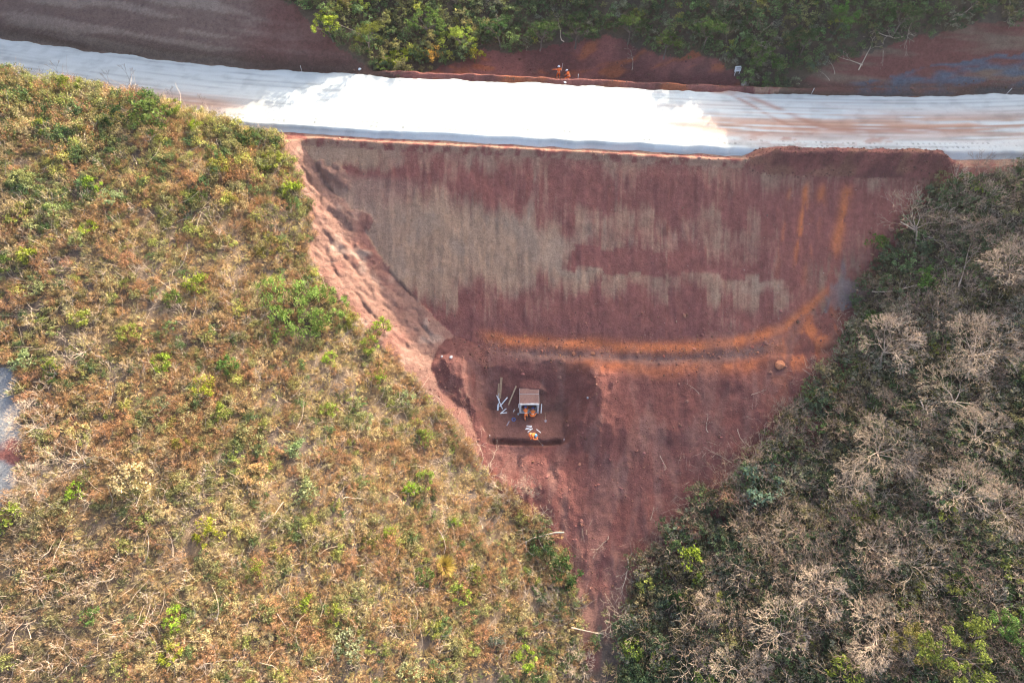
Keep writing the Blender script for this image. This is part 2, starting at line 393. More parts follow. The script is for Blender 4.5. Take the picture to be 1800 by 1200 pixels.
    rg = sstep(27.5, 31, x - 4 * (1 - v) + 3 * (big - .5)) * sstep(.42, .6, v + .15 * (blot - .5)) * (1 - sstep(35, 38, x + 3 * (v - .5)))
    fc = mixc(fc, mixc(np.broadcast_to(np.array((0.235, 0.155, 0.105)), sh + (3,)), RED, sstep(.4, .6, streak)), rg * 0.85)
    fc = mixc(fc, np.array((0.15, 0.135, 0.135)), rg * sstep(.55, .68, fbm(x / 1.2 + 3, e1 / 2.2, 3, 106)) * .7)
    # foot: fresh orange wash
    fc = mixc(fc, SPOIL * 1.2, sstep(0.86, 0.97, v + .05 * (n2 - .5)) * 0.5)
    yb = 37.4 + (road_y(x) - 60.3) * 0.9
    col = np.where((cls == 2)[..., None] & (d < 0)[..., None], fc, col)
    # lit shoulder soil
    sh_soil = mixc(np.broadcast_to(np.array((0.30, 0.175, 0.12)), sh + (3,)), RED, sstep(.45, .65, n2))
    col = np.where(((cls == 1) | ((np.abs(e1) < 0.35) & (cls != 0)))[..., None], sh_soil, col)
    col = np.where((cls == 6)[..., None], mixc(mixc(np.broadcast_to(SPOIL, sh + (3,)), RED * 1.1, sstep(.35, .65, fbm(x / 1.6, y / 1.6, 4, 107))), np.array((.26, .13, .08)), sstep(.55, .7, fbm(x / 2.5, y / 1.2, 3, 108)) * .6), col)
    # ---------- bench and spoil
    sc = mixc(np.broadcast_to(RED * 0.80, sh + (3,)), SPOIL, sstep(0.3, 0.65, n1) * 0.75)
    sc = mixc(sc, np.array((0.21, 0.115, 0.09)), sstep(0.52, 0.75, fbm(x / 1.0, y / 4.0, 4, 91)) * 0.5)
    crv = 0.0009 * np.clip(x - 14, 0, 18) ** 3
    ob = np.exp(-((y - (yb + 0.3 + crv + (fbm(x / 3, x * 0, 3, 92) - .5) * .9)) / 0.55) ** 2) * sstep(-4.5, -1.0, x) * (1 - sstep(30, 34, x)) * (0.85 + 0.9 * (n2 - .3))
    ob2 = np.exp(-((y - (yb - 2.0 + crv * 0.8 + (fbm(x / 3, x * 0 + 3, 3, 93) - .5) * .9)) / 0.75) ** 2) * sstep(3, 9, x) * (1 - sstep(24, 31, x)) * (0.35 + 0.8 * (n2 - .2))
    gr = np.exp(-((y - (yb - 1.1 + crv)) / 0.7) ** 2) * sstep(-3, 2, x) * (1 - sstep(24, 29, x))
    sc = mixc(sc, np.array((0.20, 0.125, 0.10)), np.clip(gr, 0, 1) * 0.7)
    og = np.clip(np.maximum(ob, ob2), 0, 1)
    rwash = sstep(24, 28, x) * (1 - sstep(31, 34, x)) * np.exp(-((y - yb + 1.0 - 0.8 * (x - 27)) / 2.2) ** 2) * sstep(.35, .6, fbm(x / 1.0, y / 2.0, 3, 94))
    og = np.clip(np.maximum(og, rwash * 1.1), 0, 1)
    sp = (cls == 4) | (cls == 5)
    near_foot = (cls == 2) & (d < 0)
    col = np.where(sp[..., None], mixc(sc, ORANGE, og), col)
    col = np.where(near_foot[..., None], mixc(col, ORANGE, og * 0.9), col)
    lm = bump(x, y, -6.4, 34.2, 4.2, 4.9, 0.2, 2.2)
    col = np.where((cls == 4)[..., None], mixc(col, SPOIL * 0.85, np.clip(lm * 2.5, 0, 1) * 0.7), col)
    x0, x1, y0, y1 = PIT; po = np.maximum(np.maximum(x0 - x, x - x1), np.maximum(y0 - y, y - y1)) + (n2 - .5)
    col = mixc(col, np.array((0.185, 0.088, 0.066)), (cls == 5) * (1 - sstep(-.2, 1.4, po)) * .8)
    col = mixc(col, mixc(np.broadcast_to(HILL, sh + (3,)), RED, .45 + 0 * n1) * (.8 + .5 * n1[..., None]), (cls == 4) * sstep(15.5, 12.5, y + 2 * (n1 - .5)) * .85)
    # pale wash near the boundary strip, V-shaped tongue of lighter soil
    tong = sstep(0.5, 0.7, fbm((x - 0.35 * (y - 20)) / 1.3, y / 7.0, 3, 95)) * (cls == 4)
    col = mixc(col, np.array((0.21, 0.11, 0.085)), tong * 0.4)
    # ---------- ground beyond the road
    up_ = in_poly(jx, jy, UPSTREAM) & (d > SHOULDER_FAR - .8)
    upc = mixc(np.broadcast_to(SPOIL, sh + (3,)), RED * 1.15, sstep(0.35, .65, n1))
    upc = mixc(upc, ORANGE * .8, sstep(.55, .75, fbm(x / 3, y / 1.0, 3, 96)) * .7)
    col = np.where(up_[..., None], upc, col)
    cl = in_poly(jx, jy, CUT_LEFT) & (d > ROAD_HALF + .2)
    lay = fbm(x / 9.0, (z + 0.03 * x) / 0.5, 4, 97)
    clc = mixc(np.broadcast_to(CUTBR, sh + (3,)), np.array((0.27, 0.20, 0.155)), sstep(.47, .58, lay) * .9)
    clc = mixc(clc, RED * 0.75, sstep(-36, -22, x + 8 * (n1 - .5)) * .8)
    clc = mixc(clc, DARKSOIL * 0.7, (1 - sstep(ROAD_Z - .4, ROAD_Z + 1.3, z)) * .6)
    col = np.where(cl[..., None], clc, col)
    cr = in_poly(jx, jy, CUT_RIGHT) & (d > ROAD_HALF + .2)
    crc = mixc(np.broadcast_to(RED * 0.8, sh + (3,)), np.array((0.18, 0.115, 0.08)), sstep(.4, .65, lay))
    blue_top = ROAD_Z + 0.3 + 2.6 * sstep(36, 58, x) * (0.45 + 0.9 * fbm(x / 5.0, x * 0, 3, 98))
    crc = mixc(crc, BLUECLAY, (z < blue_top) * sstep(34, 40, x) * sstep(.30, .62, fbm(x / 2.4, z / .45, 5, 99)) * .85)
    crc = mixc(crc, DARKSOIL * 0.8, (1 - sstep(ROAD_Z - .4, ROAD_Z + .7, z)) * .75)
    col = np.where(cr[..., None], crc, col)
    tr = in_poly(jx, jy, LEFT_TRACK)
    col = np.where(tr[..., None], mixc(np.broadcast_to(np.array((0.20, 0.205, 0.205)) , sh + (3,)), RED, sstep(.58, .68, n1)), col)
    return col * (0.9 + 0.2 * n2[..., None])

def axis(parts):
    out = []
    for a, b, s in parts:
        out.append(np.arange(a, b - 1e-6, s))
    out.append([parts[-1][1]])
    return np.concatenate(out)
GX = axis([(-420, -140, 20), (-140, -80, 3), (-80, -56, 0.8), (-56, -26, 0.3), (-26, 46, 0.14), (46, 62, 0.3), (62, 90, 0.8), (90, 150, 3), (150, 430, 20)])
GY = axis([(-200, -30, 12), (-30, 0, 1.5), (0, 13, 0.35), (13, 26, 0.17), (26, 38.5, 0.12), (38.5, 55.5, 0.14), (55.5, 64, 0.25), (64, 78, 0.16), (78, 90, 0.5), (90, 190, 2.5), (190, 520, 20)])

def build_ground():
    X, Y = np.meshgrid(GX, GY, indexing='xy')
    Z = np.zeros_like(X); C = np.zeros(X.shape, int); K = np.zeros(X.shape + (3,))
    for r in range(0, len(GY), 60):
        s = slice(r, r + 60)
        Z[s], C[s] = height(X[s], Y[s])
        K[s] = ground_colour(X[s], Y[s], Z[s], C[s])
    far = sstep(120, 260, np.maximum(np.abs(X), np.abs(Y - 40)))
    Z = np.clip(Z * (1 - far) + np.clip(Z, -20, 60) * far, -45, 90)
    nx, ny = len(GX), len(GY)
    V = np.stack([X, Y, Z], -1).reshape(-1, 3); K = K.reshape(-1, 3)
    idx = np.arange(nx * ny).reshape(ny, nx)
    q = np.stack([idx[:-1, :-1], idx[:-1, 1:], idx[1:, 1:], idx[1:, :-1]], -1)
    Cq = C[:-1, :-1]; xc = (X[:-1, :-1] + X[1:, 1:]) / 2; yc = (Y[:-1, :-1] + Y[1:, 1:]) / 2
    part = np.zeros(Cq.shape, int)
    part[(Cq == 2) | (Cq == 1)] = 1; part[Cq == 6] = 2; part[Cq == 4] = 3; part[Cq == 5] = 4
    dd = road_d(xc, yc)
    part[(in_poly(xc, yc, CUT_LEFT) | in_poly(xc, yc, CUT_RIGHT)) & (dd > ROAD_HALF)] = 5
    names = ['hillside', 'embankment', 'soil_heap', 'bench', 'excavation', 'cut_slope']
    # shared normals so the pieces meet without a crease
    me0 = np_mesh('tmp', V, q.reshape(-1, 4), True)
    nrm = np.zeros((len(V), 3), np.float32); me0.vertices.foreach_get('normal', nrm.ravel())
    n2 = nrm.ravel().copy(); me0.vertices.foreach_get('normal', n2); nrm = n2.reshape(-1, 3)
    for i, nm in enumerate(names):
        f = q[part == i]
        if not len(f): continue
        u, inv = np.unique(f.ravel(), return_inverse=True)
        me = np_mesh(nm, V[u], inv.reshape(-1, 4), True)
        set_col(me, K[u])
        me.normals_split_custom_set_from_vertices(nrm[u].tolist())
        o = link(nm, me, MAT_SOIL); tag(o, kind='structure')
    bpy.data.meshes.remove(me0)
build_ground()

def gz(x, y):
    z, _ = height(np.array([float(x)]), np.array([float(y)])); return float(z[0])

# ---------------------------------------------------------------- road
def road_material():
    t = NT('road_base_course')
    a = t.n('ShaderNodeAttribute', attribute_name='col')
    uv = t.n('ShaderNodeUVMap', uv_map='run')
    n1 = t.noise(0.5, 5, 0.6, uv.outputs[0], (0.12, 1.6, 1)); n2 = t.noise(9.0, 4, 0.7); n3 = t.noise(45.0, 2, 0.6)
    f = t.math('ADD', t.remap(n1, 0.3, 0.7, -0.06, 0.05), t.math('ADD', t.remap(n2, 0.3, 0.7, -0.05, 0.05), t.remap(n3, 0.2, 0.8, 0.94, 1.06)))
    c = t.mul(a.outputs['Color'], f); c_in = c
    # roller and tyre lug prints along the near edge
    sep = t.n('ShaderNodeSeparateXYZ'); t.l(uv.outputs[0], sep.inputs[0])
    lug = t.math('SINE', t.math('MULTIPLY', sep.outputs[0], 2 * math.pi / 0.55))
    lug = t.math('MULTIPLY', t.math('GREATER_THAN', lug, 0.1), t.remap(t.noise(0.9, 4, 0.7), 0.46, 0.62, 0, 1))
    win = t.math('MULTIPLY', t.math('LESS_THAN', t.math('ABSOLUTE', t.math('ADD', sep.outputs[1], 3.75)), 0.17), lug)
    win2 = t.math('MULTIPLY', t.math('LESS_THAN', t.math('ABSOLUTE', t.math('ADD', sep.outputs[1], 3.2)), 0.14), lug)
    c = t.mul(c_in, t.math('SUBTRACT', 1.0, t.math('MULTIPLY', t.math('ADD', win, win2), 0.35)))
    h = t.math('SUBTRACT', t.math('ADD', t.math('MULTIPLY', n2, 0.5), t.math('MULTIPLY', n3, 0.25)), t.math('MULTIPLY', t.math('ADD', win, win2), 0.7))
    t.principled(c, 0.92, t.bump(h, 0.08, 0.8), spec=0.2)
    return t.m

def build_road():
    xs = np.arange(-130, 130.01, 0.22)
    prof = [(-4.98, -0.54), (-4.85, -0.46), (-4.6, -0.22), (-4.40, -0.03), (-4.2, 0.0)] + [(v, 0.03 * (1 - (v / 4.2) ** 2)) for v in np.arange(-3.9, 4.0, 0.25)] + [(4.25, 0.0), (4.4, -0.05), (4.6, -0.25), (4.8, -0.54)]
    pv = np.array([p[0] for p in prof]); ph = np.array([p[1] for p in prof])
    yc = road_y(xs); s = road_y(xs + .5) - road_y(xs - .5); L = np.sqrt(1 + s * s); nx_, ny_ = -s / L, 1 / L
    run = np.concatenate([[0], np.cumsum(np.hypot(np.diff(xs), np.diff(yc)))])
    wob = (fbm(xs / 2.2, xs * 0, 4, 201, .6) - .5) * 0.55; wob2 = (fbm(xs / 2.2, xs * 0 + 5, 4, 202, .6) - .5) * 0.9
    V = np.zeros((len(xs), len(pv), 3)); K = np.zeros((len(xs), len(pv), 3)); UV = np.zeros((len(xs), len(pv), 2))
    for k in range(len(pv)):
        off = pv[k] + wob * sstep(3.9, 4.4, -pv[k]) + wob2 * sstep(3.9, 4.4, pv[k])
        V[:, k, 0] = xs + nx_ * off; V[:, k, 1] = yc + ny_ * off; V[:, k, 2] = ROAD_Z + ph[k]
        UV[:, k, 0] = run; UV[:, k, 1] = pv[k]
    x = V[..., 0]; v = np.broadcast_to(pv, x.shape); u = np.broadcast_to(run[:, None], x.shape)
    white = np.array((0.41, 0.445, 0.43)); dust = np.array((0.36, 0.225, 0.16)); mud = np.array((0.25, 0.125, 0.085))
    K[:] = white
    band = np.exp(-((v + 0.9 + 0.5 * np.sin(x / 9)) / 2.1) ** 2)
    st = fbm(u / 5.0, v / 0.22, 4, 203); st2 = fbm(u / 9.0, v / 0.8, 3, 204)
    kd = sstep(12, 24, x) * band * sstep(.32, .56, st * .6 + st2 * .4)
    kd = np.maximum(kd, (1 - sstep(-34, -24, x)) * np.exp(-((v + 2.2) / 1.6) ** 2) * sstep(.3, .6, st * .5 + st2 * .5) * 0.9)
    kd = np.maximum(kd, sstep(.5, .75, st2 * .6 + st * .4) * .25 * sstep(-2, 14, x))
    K = mixc(K, dust, np.clip(kd, 0, 1))
    K = K * (1 - .22 * sstep(.5, .7, fbm(u / 12, v / .18, 4, 209)) - .12 * sstep(.5, .7, fbm(u / 1.2, v / .9, 4, 210)))[..., None]
    # mud carried onto the road from the spoil heap on the far side
    for k in range(2):
        path = 4.5 - 5.6 * sstep(0, 1, (x - 22.2 - 0.9 * k) / (8.5 + 3 * k))
        m = np.exp(-((v - path) / (0.3 + .12 * k)) ** 2) * sstep(21.5, 22.5, x) * (1 - sstep(36 + 8 * k, 44 + 8 * k, x)) * sstep(.25, .5, .5 * st + .5 * st2)
        K = mixc(K, mud, np.clip(m, 0, 1) * .7)
    m = sstep(.56, .66, fbm(u / 1.5, v / .5, 4, 206)) * sstep(22, 27, x) * (1 - sstep(38, 42, x)) * np.exp(-((v + 2.6) / 1.0) ** 2)
    K = mixc(K, mud, m * .6)
    near = sstep(3.6, 4.3, -v) * sstep(24, 27, x) * (1 - sstep(43, 45, x)) * sstep(.45, .6, fbm(u / .6, v / .5, 3, 207))
    K = mixc(K, SPOIL, near * .9)
    n, m_ = len(xs), len(pv)
    idx = np.arange(n * m_).reshape(n, m_)
    q = np.stack([idx[:-1, :-1], idx[1:, :-1], idx[1:, 1:], idx[:-1, 1:]], -1).reshape(-1, 4)
    me = np_mesh('road', V.reshape(-1, 3), q, True); set_col(me, K.reshape(-1, 3))
    uvl = me.uv_layers.new(name='run'); uvl.data.foreach_set('uv', UV.reshape(-1, 2)[q.ravel()].astype(np.float32).ravel())
    o = link('road', me, road_material()); tag(o, kind='structure')
build_road()

# ---------------------------------------------------------------- vegetation kit
def leaf_material(name, transl=0.35, base=None):
    t = NT(name)
    ti = t.n('ShaderNodeAttribute', attribute_name='tint', attribute_type='INSTANCER')
    lv = t.n('ShaderNodeAttribute', attribute_name='lv')
    c = t.mul(ti.outputs['Color'], lv.outputs['Fac'])
    d = t.n('ShaderNodeBsdfDiffuse'); t.l(c, d.inputs['Color'])
    tr = t.n('ShaderNodeBsdfTranslucent')
    c2 = t.n('ShaderNodeVectorMath', operation='MULTIPLY'); t.l(c, c2.inputs[0]); c2.inputs[1].default_value = (1.1, 1.15, 0.7)
    t.l(c2.outputs[0], tr.inputs['Color'])
    mx = t.n('ShaderNodeMixShader'); mx.inputs[0].default_value = transl
    t.l(d.outputs[0], mx.inputs[1]); t.l(tr.outputs[0], mx.inputs[2]); t.l(mx.outputs[0], t.out.inputs['Surface'])
    return t.m
def wood_material(name, col, var=0.35):
    t = NT(name)
    n = t.noise(6.0, 3, 0.6, None, (1, 1, 0.3))
    oi = t.n('ShaderNodeObjectInfo')
    f = t.math('MULTIPLY', t.remap(n, 0.3, 0.7, 1 - var, 1 + var), t.remap(oi.outputs['Random'], 0, 1, 0.75, 1.2))
    rgb = t.n('ShaderNodeRGB'); rgb.outputs[0].default_value = (*col, 1)
    t.principled(t.mul(rgb.outputs[0], f), 0.9, spec=0.15)
    return t.m
MAT_LEAF = leaf_material('leaf', 0.38); MAT_DRY = leaf_material('dry_leaf', 0.22)
MAT_BARK = wood_material('bark', (0.16, 0.125, 0.10)); MAT_PALE = wood_material('bleached_wood', (0.45, 0.355, 0.26)); MAT_TWIG = wood_material('dry_twig', (0.27, 0.195, 0.14))
MAT_STEM = wood_material('green_stem', (0.13, 0.11, 0.06))

def unit(v): return v / np.maximum(np.linalg.norm(v, axis=-1, keepdims=True), 1e-9)

def tubes(p0, p1, r0, r1, sides=3):
    p0 = np.asarray(p0, float); p1 = np.asarray(p1, float); r0 = np.asarray(r0, float)[:, None]; r1 = np.asarray(r1, float)[:, None]
    n = len(p0); t = unit(p1 - p0)
    ref = np.where(np.abs(t[:, 2:3]) > 0.9, np.array([[1., 0, 0]]), np.array([[0, 0, 1.]]))
    a = unit(np.cross(t, ref)); b = np.cross(t, a)
    V = np.zeros((n, 2 * sides, 3))
    for k in range(sides):
        c, s = math.cos(2 * math.pi * k / sides), math.sin(2 * math.pi * k / sides)
        V[:, k] = p0 + (a * c + b * s) * r0; V[:, sides + k] = p1 + (a * c + b * s) * r1
    F = np.zeros((n, sides, 4), int); o = np.arange(n) * 2 * sides
    for k in range(sides):
        k2 = (k + 1) % sides
        F[:, k] = np.stack([o + k, o + k2, o + sides + k2, o + sides + k], -1)
    return V.reshape(-1, 3), F.reshape(-1, 4)

def leaves(c, size, rng, aspect=0.55, up=0.3):
    c = np.asarray(c, float); n = len(c); size = np.asarray(size, float).reshape(-1, 1) * np.ones((n, 1))
    nrm = unit(rng.normal(size=(n, 3)) + np.array([0, 0, up])); a = unit(np.cross(nrm, rng.normal(size=(n, 3)))); b = np.cross(nrm, a)
    sag = nrm * size * 0.12
    V = np.stack([c - a * size, c + b * size * aspect + sag, c + a * size, c - b * size * aspect + sag], 1)
    F = np.arange(4 * n).reshape(n, 4)
    return V.reshape(-1, 3), F

class Plant:
    """collects quads with a leaf value and material slot"""
    def __init__(self): self.V = []; self.F = []; self.L = []; self.M = []; self.n = 0
    def add(self, VF, lv, mat):
        V, F = VF
        if not len(V): return
        self.V.append(V); self.F.append(F + self.n); self.n += len(V)
        lv = np.asarray(lv, float); self.L.append(np.full(len(V), lv) if lv.ndim == 0 else np.repeat(lv, len(V) // len(lv)))
        self.M.append(np.full(len(F), mat))
    def mesh(self, name, mats):
        me = np_mesh(name, np.concatenate(self.V), np.concatenate(self.F), False)
        for m in mats: me.materials.append(m)
        me.polygons.foreach_set('material_index', np.concatenate(self.M).astype(np.int32))
        a = me.attributes.new('lv', 'FLOAT', 'POINT'); a.data.foreach_set('value', np.concatenate(self.L).astype(np.float32))
        return me

def branches(rng, base, d0, length, r, levels, kids=(2, 3), spread=0.6, ratio=0.74, upb=0.15, wig=0.18, nseg=2, droop=0.0, rmin=0.006):
    """recursive limbs; returns p0,p1,r0,r1,level arrays and the twig tips"""
    S = []; tips = []
    stack = [(np.array(base, float), unit(np.array(d0, float)), length, r, 0)]
    while stack:
        p, d, L, rr, lv = stack.pop()
        for k in range(nseg):
            d = unit(d + rng.normal(size=3) * wig + np.array([0, 0, upb - droop * lv * 0.1]))
            q = p + d * L / nseg; r2 = max(rr * 0.8, rmin)
            S.append((p, q, rr, r2, lv)); p = q; rr = r2
        if lv >= levels: tips.append(p); continue
        m = rng.integers(kids[0], kids[1] + 1)
        ph = rng.uniform(0, 6.28)
        for k in range(m):
            ax = unit(np.cross(d, rng.normal(size=3)))
            a = ph + 6.283 * k / m + rng.normal() * 0.4
            ref = unit(np.cross(d, np.array([0.3, 0.5, 0.8]))); ref2 = np.cross(d, ref)
            side = ref * math.cos(a) + ref2 * math.sin(a)
            nd = unit(d + side * spread * rng.uniform(0.7, 1.4))
            stack.append((p, nd, L * ratio * rng.uniform(0.8, 1.2), max(rr * 0.72, rmin), lv + 1))
    p0, p1, r0, r1, lv = zip(*S)
    return np.array(p0), np.array(p1), np.array(r0), np.array(r1), np.array(lv), np.array(tips)

def scrub(rng, r=0.6, h=0.8, sprays=12, nl=18, leaf=0.06, up=0.2, spread=0.09, flat=1.0):
    """fuzzy clump: stems fan out from the base and carry small leaves"""
    P = Plant()
    a = rng.uniform(0, 6.283, sprays); rr = r * np.sqrt(rng.uniform(0.05, 1, sprays)); zz = h * np.sqrt(np.clip(1 - (rr / (r * 1.15)) ** 2, 0.05, 1)) * rng.uniform(0.55, 1.1, sprays)
    tip = np.stack([rr * np.cos(a), rr * np.sin(a), zz * flat], 1); base = np.stack([0.1 * np.cos(a), 0.1 * np.sin(a), np.full(sprays, -0.05)], 1)
    mid = (tip + base) / 2 + np.array([0, 0, 0.12]) * h
    P.add(tubes(np.concatenate([base, mid]), np.concatenate([mid, tip]), np.full(2 * sprays, 0.012), np.full(2 * sprays, 0.007)), 1.0, 1)
    t = rng.uniform(0.0, 1.05, (sprays, nl, 1)) ** 0.7
    c = mid[:, None] * (1 - t) + tip[:, None] * t + rng.normal(size=(sprays, nl, 3)) * spread
    c = c.reshape(-1, 3); c[:, 2] = np.abs(c[:, 2]) + 0.02
    tone = np.repeat(rng.uniform(0.7, 1.25, sprays), nl) * rng.uniform(0.7, 1.3, sprays * nl)
    P.add(leaves(c, rng.uniform(0.6, 1.3, len(c)) * leaf, rng, 0.5, up), tone, 0)
    return P

def leafy(rng, r=0.9, h=1.2, lumps=14, nl=26, leaf=0.09, zoff=0.25, lean=0.0):
    """leafy bush: many leaf lumps scattered over an uneven dome, stems below"""
    P = Plant()
    a = rng.uniform(0, 6.283, lumps); q = np.sqrt(rng.uniform(0, 1, lumps)); rr = r * q
    zz = zoff * h + h * (1 - zoff) * np.sqrt(np.clip(1 - q ** 2 * 0.95, 0, 1)) * rng.uniform(0.45, 1.05, lumps)
    c0 = np.stack([rr * np.cos(a) + lean * zz, rr * np.sin(a), zz], 1)
    P.add(tubes(np.stack([0.08 * np.cos(a), 0.08 * np.sin(a), a * 0 - 0.1], 1), c0, np.full(lumps, 0.022), np.full(lumps, 0.008)), 1.0, 1)
    sz = r * rng.uniform(0.16, 0.38, lumps)
    c = c0[:, None] + unit(rng.normal(size=(lumps, nl, 3))) * (sz[:, None, None] * rng.uniform(0.3, 1.1, (lumps, nl, 1))) * np.array([1, 1, 0.7])
    c = c.reshape(-1, 3); c[:, 2] = np.abs(c[:, 2]) + 0.03
    tone = np.repeat(rng.uniform(0.65, 1.25, lumps), nl) * rng.uniform(0.7, 1.3, lumps * nl)
    P.add(leaves(c, rng.uniform(0.6, 1.3, len(c)) * leaf, rng, 0.55, 0.5), tone, 0)
    return P

def twiggy(rng, length=0.5, levels=3, r=0.018, kids=(2, 3), spread=0.8, stems=3, upb=0.1, rmin=0.006):
    P = Plant()
    for k in range(stems):
        d = unit(np.array([rng.normal() * 0.7, rng.normal() * 0.7, 1.0]))
        p0, p1, r0, r1, lv, tips = branches(rng, (rng.normal() * .06, rng.normal() * .06, -0.05), d, length, r, levels, kids, spread, 0.78, upb, 0.22, 2, 0, rmin)
        P.add(tubes(p0, p1, r0, r1), 1.0, 0)
    return P

def fallen(rng, n=6, length=1.2):
    """loose sticks lying about"""
    P = Plant()
    for k in range(n):
        a = rng.uniform(0, 6.283); c = rng.normal(size=2) * 0.5
        d = np.array([math.cos(a), math.sin(a), rng.uniform(-0.05, 0.25)])
        p = np.array([c[0], c[1], 0.05]); L = length * rng.uniform(0.4, 1.0); rr = rng.uniform(0.007, 0.016); p0 = []; p1 = []; ra = []; rb = []
        for s in range(4):
            d = unit(d + rng.normal(size=3) * 0.22); q = p + d * L / 4; q[2] = max(q[2], 0.03); p0.append(p); p1.append(q); ra.append(rr); rb.append(rr * .8); p = q; rr *= .8
        P.add(tubes(p0, p1, ra, rb), 1.0, 0)
    return P

def grass(rng, n=46, h=0.45, r=0.3):
    P = Plant()
    a = rng.uniform(0, 6.283, n); rr = r * np.sqrt(rng.uniform(0, 1, n)); b = np.stack([rr * np.cos(a) * .5, rr * np.sin(a) * .5, rr * 0 - .02], 1)
    t = np.stack([rr * np.cos(a) * 1.7, rr * np.sin(a) * 1.7, h * rng.uniform(.5, 1.1, n)], 1)
    w = np.stack([-np.sin(a), np.cos(a), a * 0], 1) * 0.014
    m = (b + t) / 2 + np.array([0, 0, .08])
    V = np.stack([b, m + w, t, m - w], 1).reshape(-1, 3)
    P.add((V, np.arange(4 * n).reshape(n, 4)), rng.uniform(.7, 1.3, n), 0)
    return P

def proto_collection(name, meshes):
    c = bpy.data.collections.new(name)
    for i, me in enumerate(meshes):
        o = bpy.data.objects.new('%s.%03d' % (name, i), me); c.objects.link(o)
    return c

def stuff(name, label, cat, protos, pts, idx, rot, scl, tint, tilt=None):
    """one object that carries a whole mass of ground cover"""
    me = bpy.data.meshes.new(name); me.vertices.add(len(pts)); me.vertices.foreach_set('co', np.ascontiguousarray(pts, np.float32).ravel())
    for nm, typ, val, fld in (('pick', 'INT', idx, 'value'), ('scl', 'FLOAT', scl, 'value')):
        a = me.attributes.new(nm, typ, 'POINT'); a.data.foreach_set(fld, np.ascontiguousarray(val, np.int32 if typ == 'INT' else np.float32))
    e = np.zeros((len(pts), 3), np.float32); e[:, 2] = rot
    if tilt is not None: e[:, :2] = tilt
    a = me.attributes.new('rot', 'FLOAT_VECTOR', 'POINT'); a.data.foreach_set('vector', e.ravel())
    set_col(me, tint, 'tint')
    o = link(name, me)
    ng = bpy.data.node_groups.new(name, 'GeometryNodeTree')
    ng.interface.new_socket('Geometry', in_out='INPUT', socket_type='NodeSocketGeometry'); ng.interface.new_socket('Geometry', in_out='OUTPUT', socket_type='NodeSocketGeometry')
    N = ng.nodes; gi = N.new('NodeGroupInput'); go = N.new('NodeGroupOutput')
    ci = N.new('GeometryNodeCollectionInfo'); ci.inputs['Collection'].default_value = proto_collection(name + '_plant', protos)
    ci.inputs['Separate Children'].default_value = True; ci.inputs['Reset Children'].default_value = True
    ip = N.new('GeometryNodeInstanceOnPoints'); ip.inputs['Pick Instance'].default_value = True
    def attr(nm, typ):
        a = N.new('GeometryNodeInputNamedAttribute'); a.data_type = typ; a.inputs['Name'].default_value = nm; return a.outputs[0]
    L = ng.links
    L.new(gi.outputs[0], ip.inputs['Points']); L.new(ci.outputs[0], ip.inputs['Instance'])
    L.new(attr('pick', 'INT'), ip.inputs['Instance Index']); L.new(attr('rot', 'FLOAT_VECTOR'), ip.inputs['Rotation']); L.new(attr('scl', 'FLOAT'), ip.inputs['Scale'])
    L.new(ip.outputs[0], go.inputs[0])
    md = o.modifiers.new('scatter', 'NODES'); md.node_group = ng
    tag(o, label, cat, kind='stuff')
    return o

def scatter(x0, x1, y0, y1, step, rng, keep):
    X, Y = np.meshgrid(np.arange(x0, x1, step), np.arange(y0, y1, step))
    X = X.ravel() + rng.uniform(-.5, .5, X.size) * step * 1.3; Y = Y.ravel() + rng.uniform(-.5, .5, Y.size) * step * 1.3
    d = road_d(X, Y); k = keep(X, Y, d)
    X, Y = X[k], Y[k]; z, c = height(X, Y)
    ok = (c == 0) | (c == 3) | (c == 4) | (c == 2)
    return X[ok], Y[ok], z[ok]

# height() only keeps class 0/3 ground for plants; these masks say where each mass grows
def bare(x, y, grow=0.0):
    jx, jy = edge_jit(x, y, 0.6)
    m = in_poly(jx, jy, CLEARED) | in_poly(jx, jy, UPSTREAM) | in_poly(jx, jy, CUT_LEFT) | in_poly(jx, jy, CUT_RIGHT) | in_poly(jx, jy, LEFT_TRACK)
    return m
def track(x, y): return in_poly(x, y, GULLY_TRACK) & (fbm(x / 1.1, y / 1.1, 3, 331) < 0.60)
def valley_x(y): return 8.0 + 0.0 * y          # line that parts the left hillside from the right one
def on_left(x, y, d): return (d < -SHOULDER_NEAR + 0.6) & (x < valley_x(y)) & ~bare(x, y) & ~track(x, y)
def on_right(x, y, d): return (d < -SHOULDER_NEAR + 0.2) & (x > valley_x(y)) & ~bare(x, y) & ~track(x, y)
def on_back(x, y, d): return (d > SHOULDER_FAR + 0.3) & ~bare(x, y)

RUST = np.array((0.375, 0.220, 0.112)); STRAW = np.array((0.49, 0.385, 0.195)); OLIVE = np.array((0.27, 0.255, 0.12)); GREEN = np.array((0.14, 0.19, 0.085)); YGREEN = np.array((0.34, 0.35, 0.11)); DKGREEN = np.array((0.115, 0.145, 0.08))
GREYG = np.array((0.21, 0.205, 0.15))

def pick_tint(rng, n, w, cols, var=0.22):
    """w (n,k) weights"""
    w = np.clip(w, 0.0, None); w = w / w.sum(1, keepdims=True); cw = np.cumsum(w, 1); r = rng.uniform(size=(n, 1))
    k = np.minimum((r > cw).sum(1), len(cols) - 1)
    c = np.array(cols)[k]
    c = c * rng.uniform(1 - var, 1 + var, (n, 1)) * rng.uniform(0.92, 1.08, (n, 3))
    return c, k

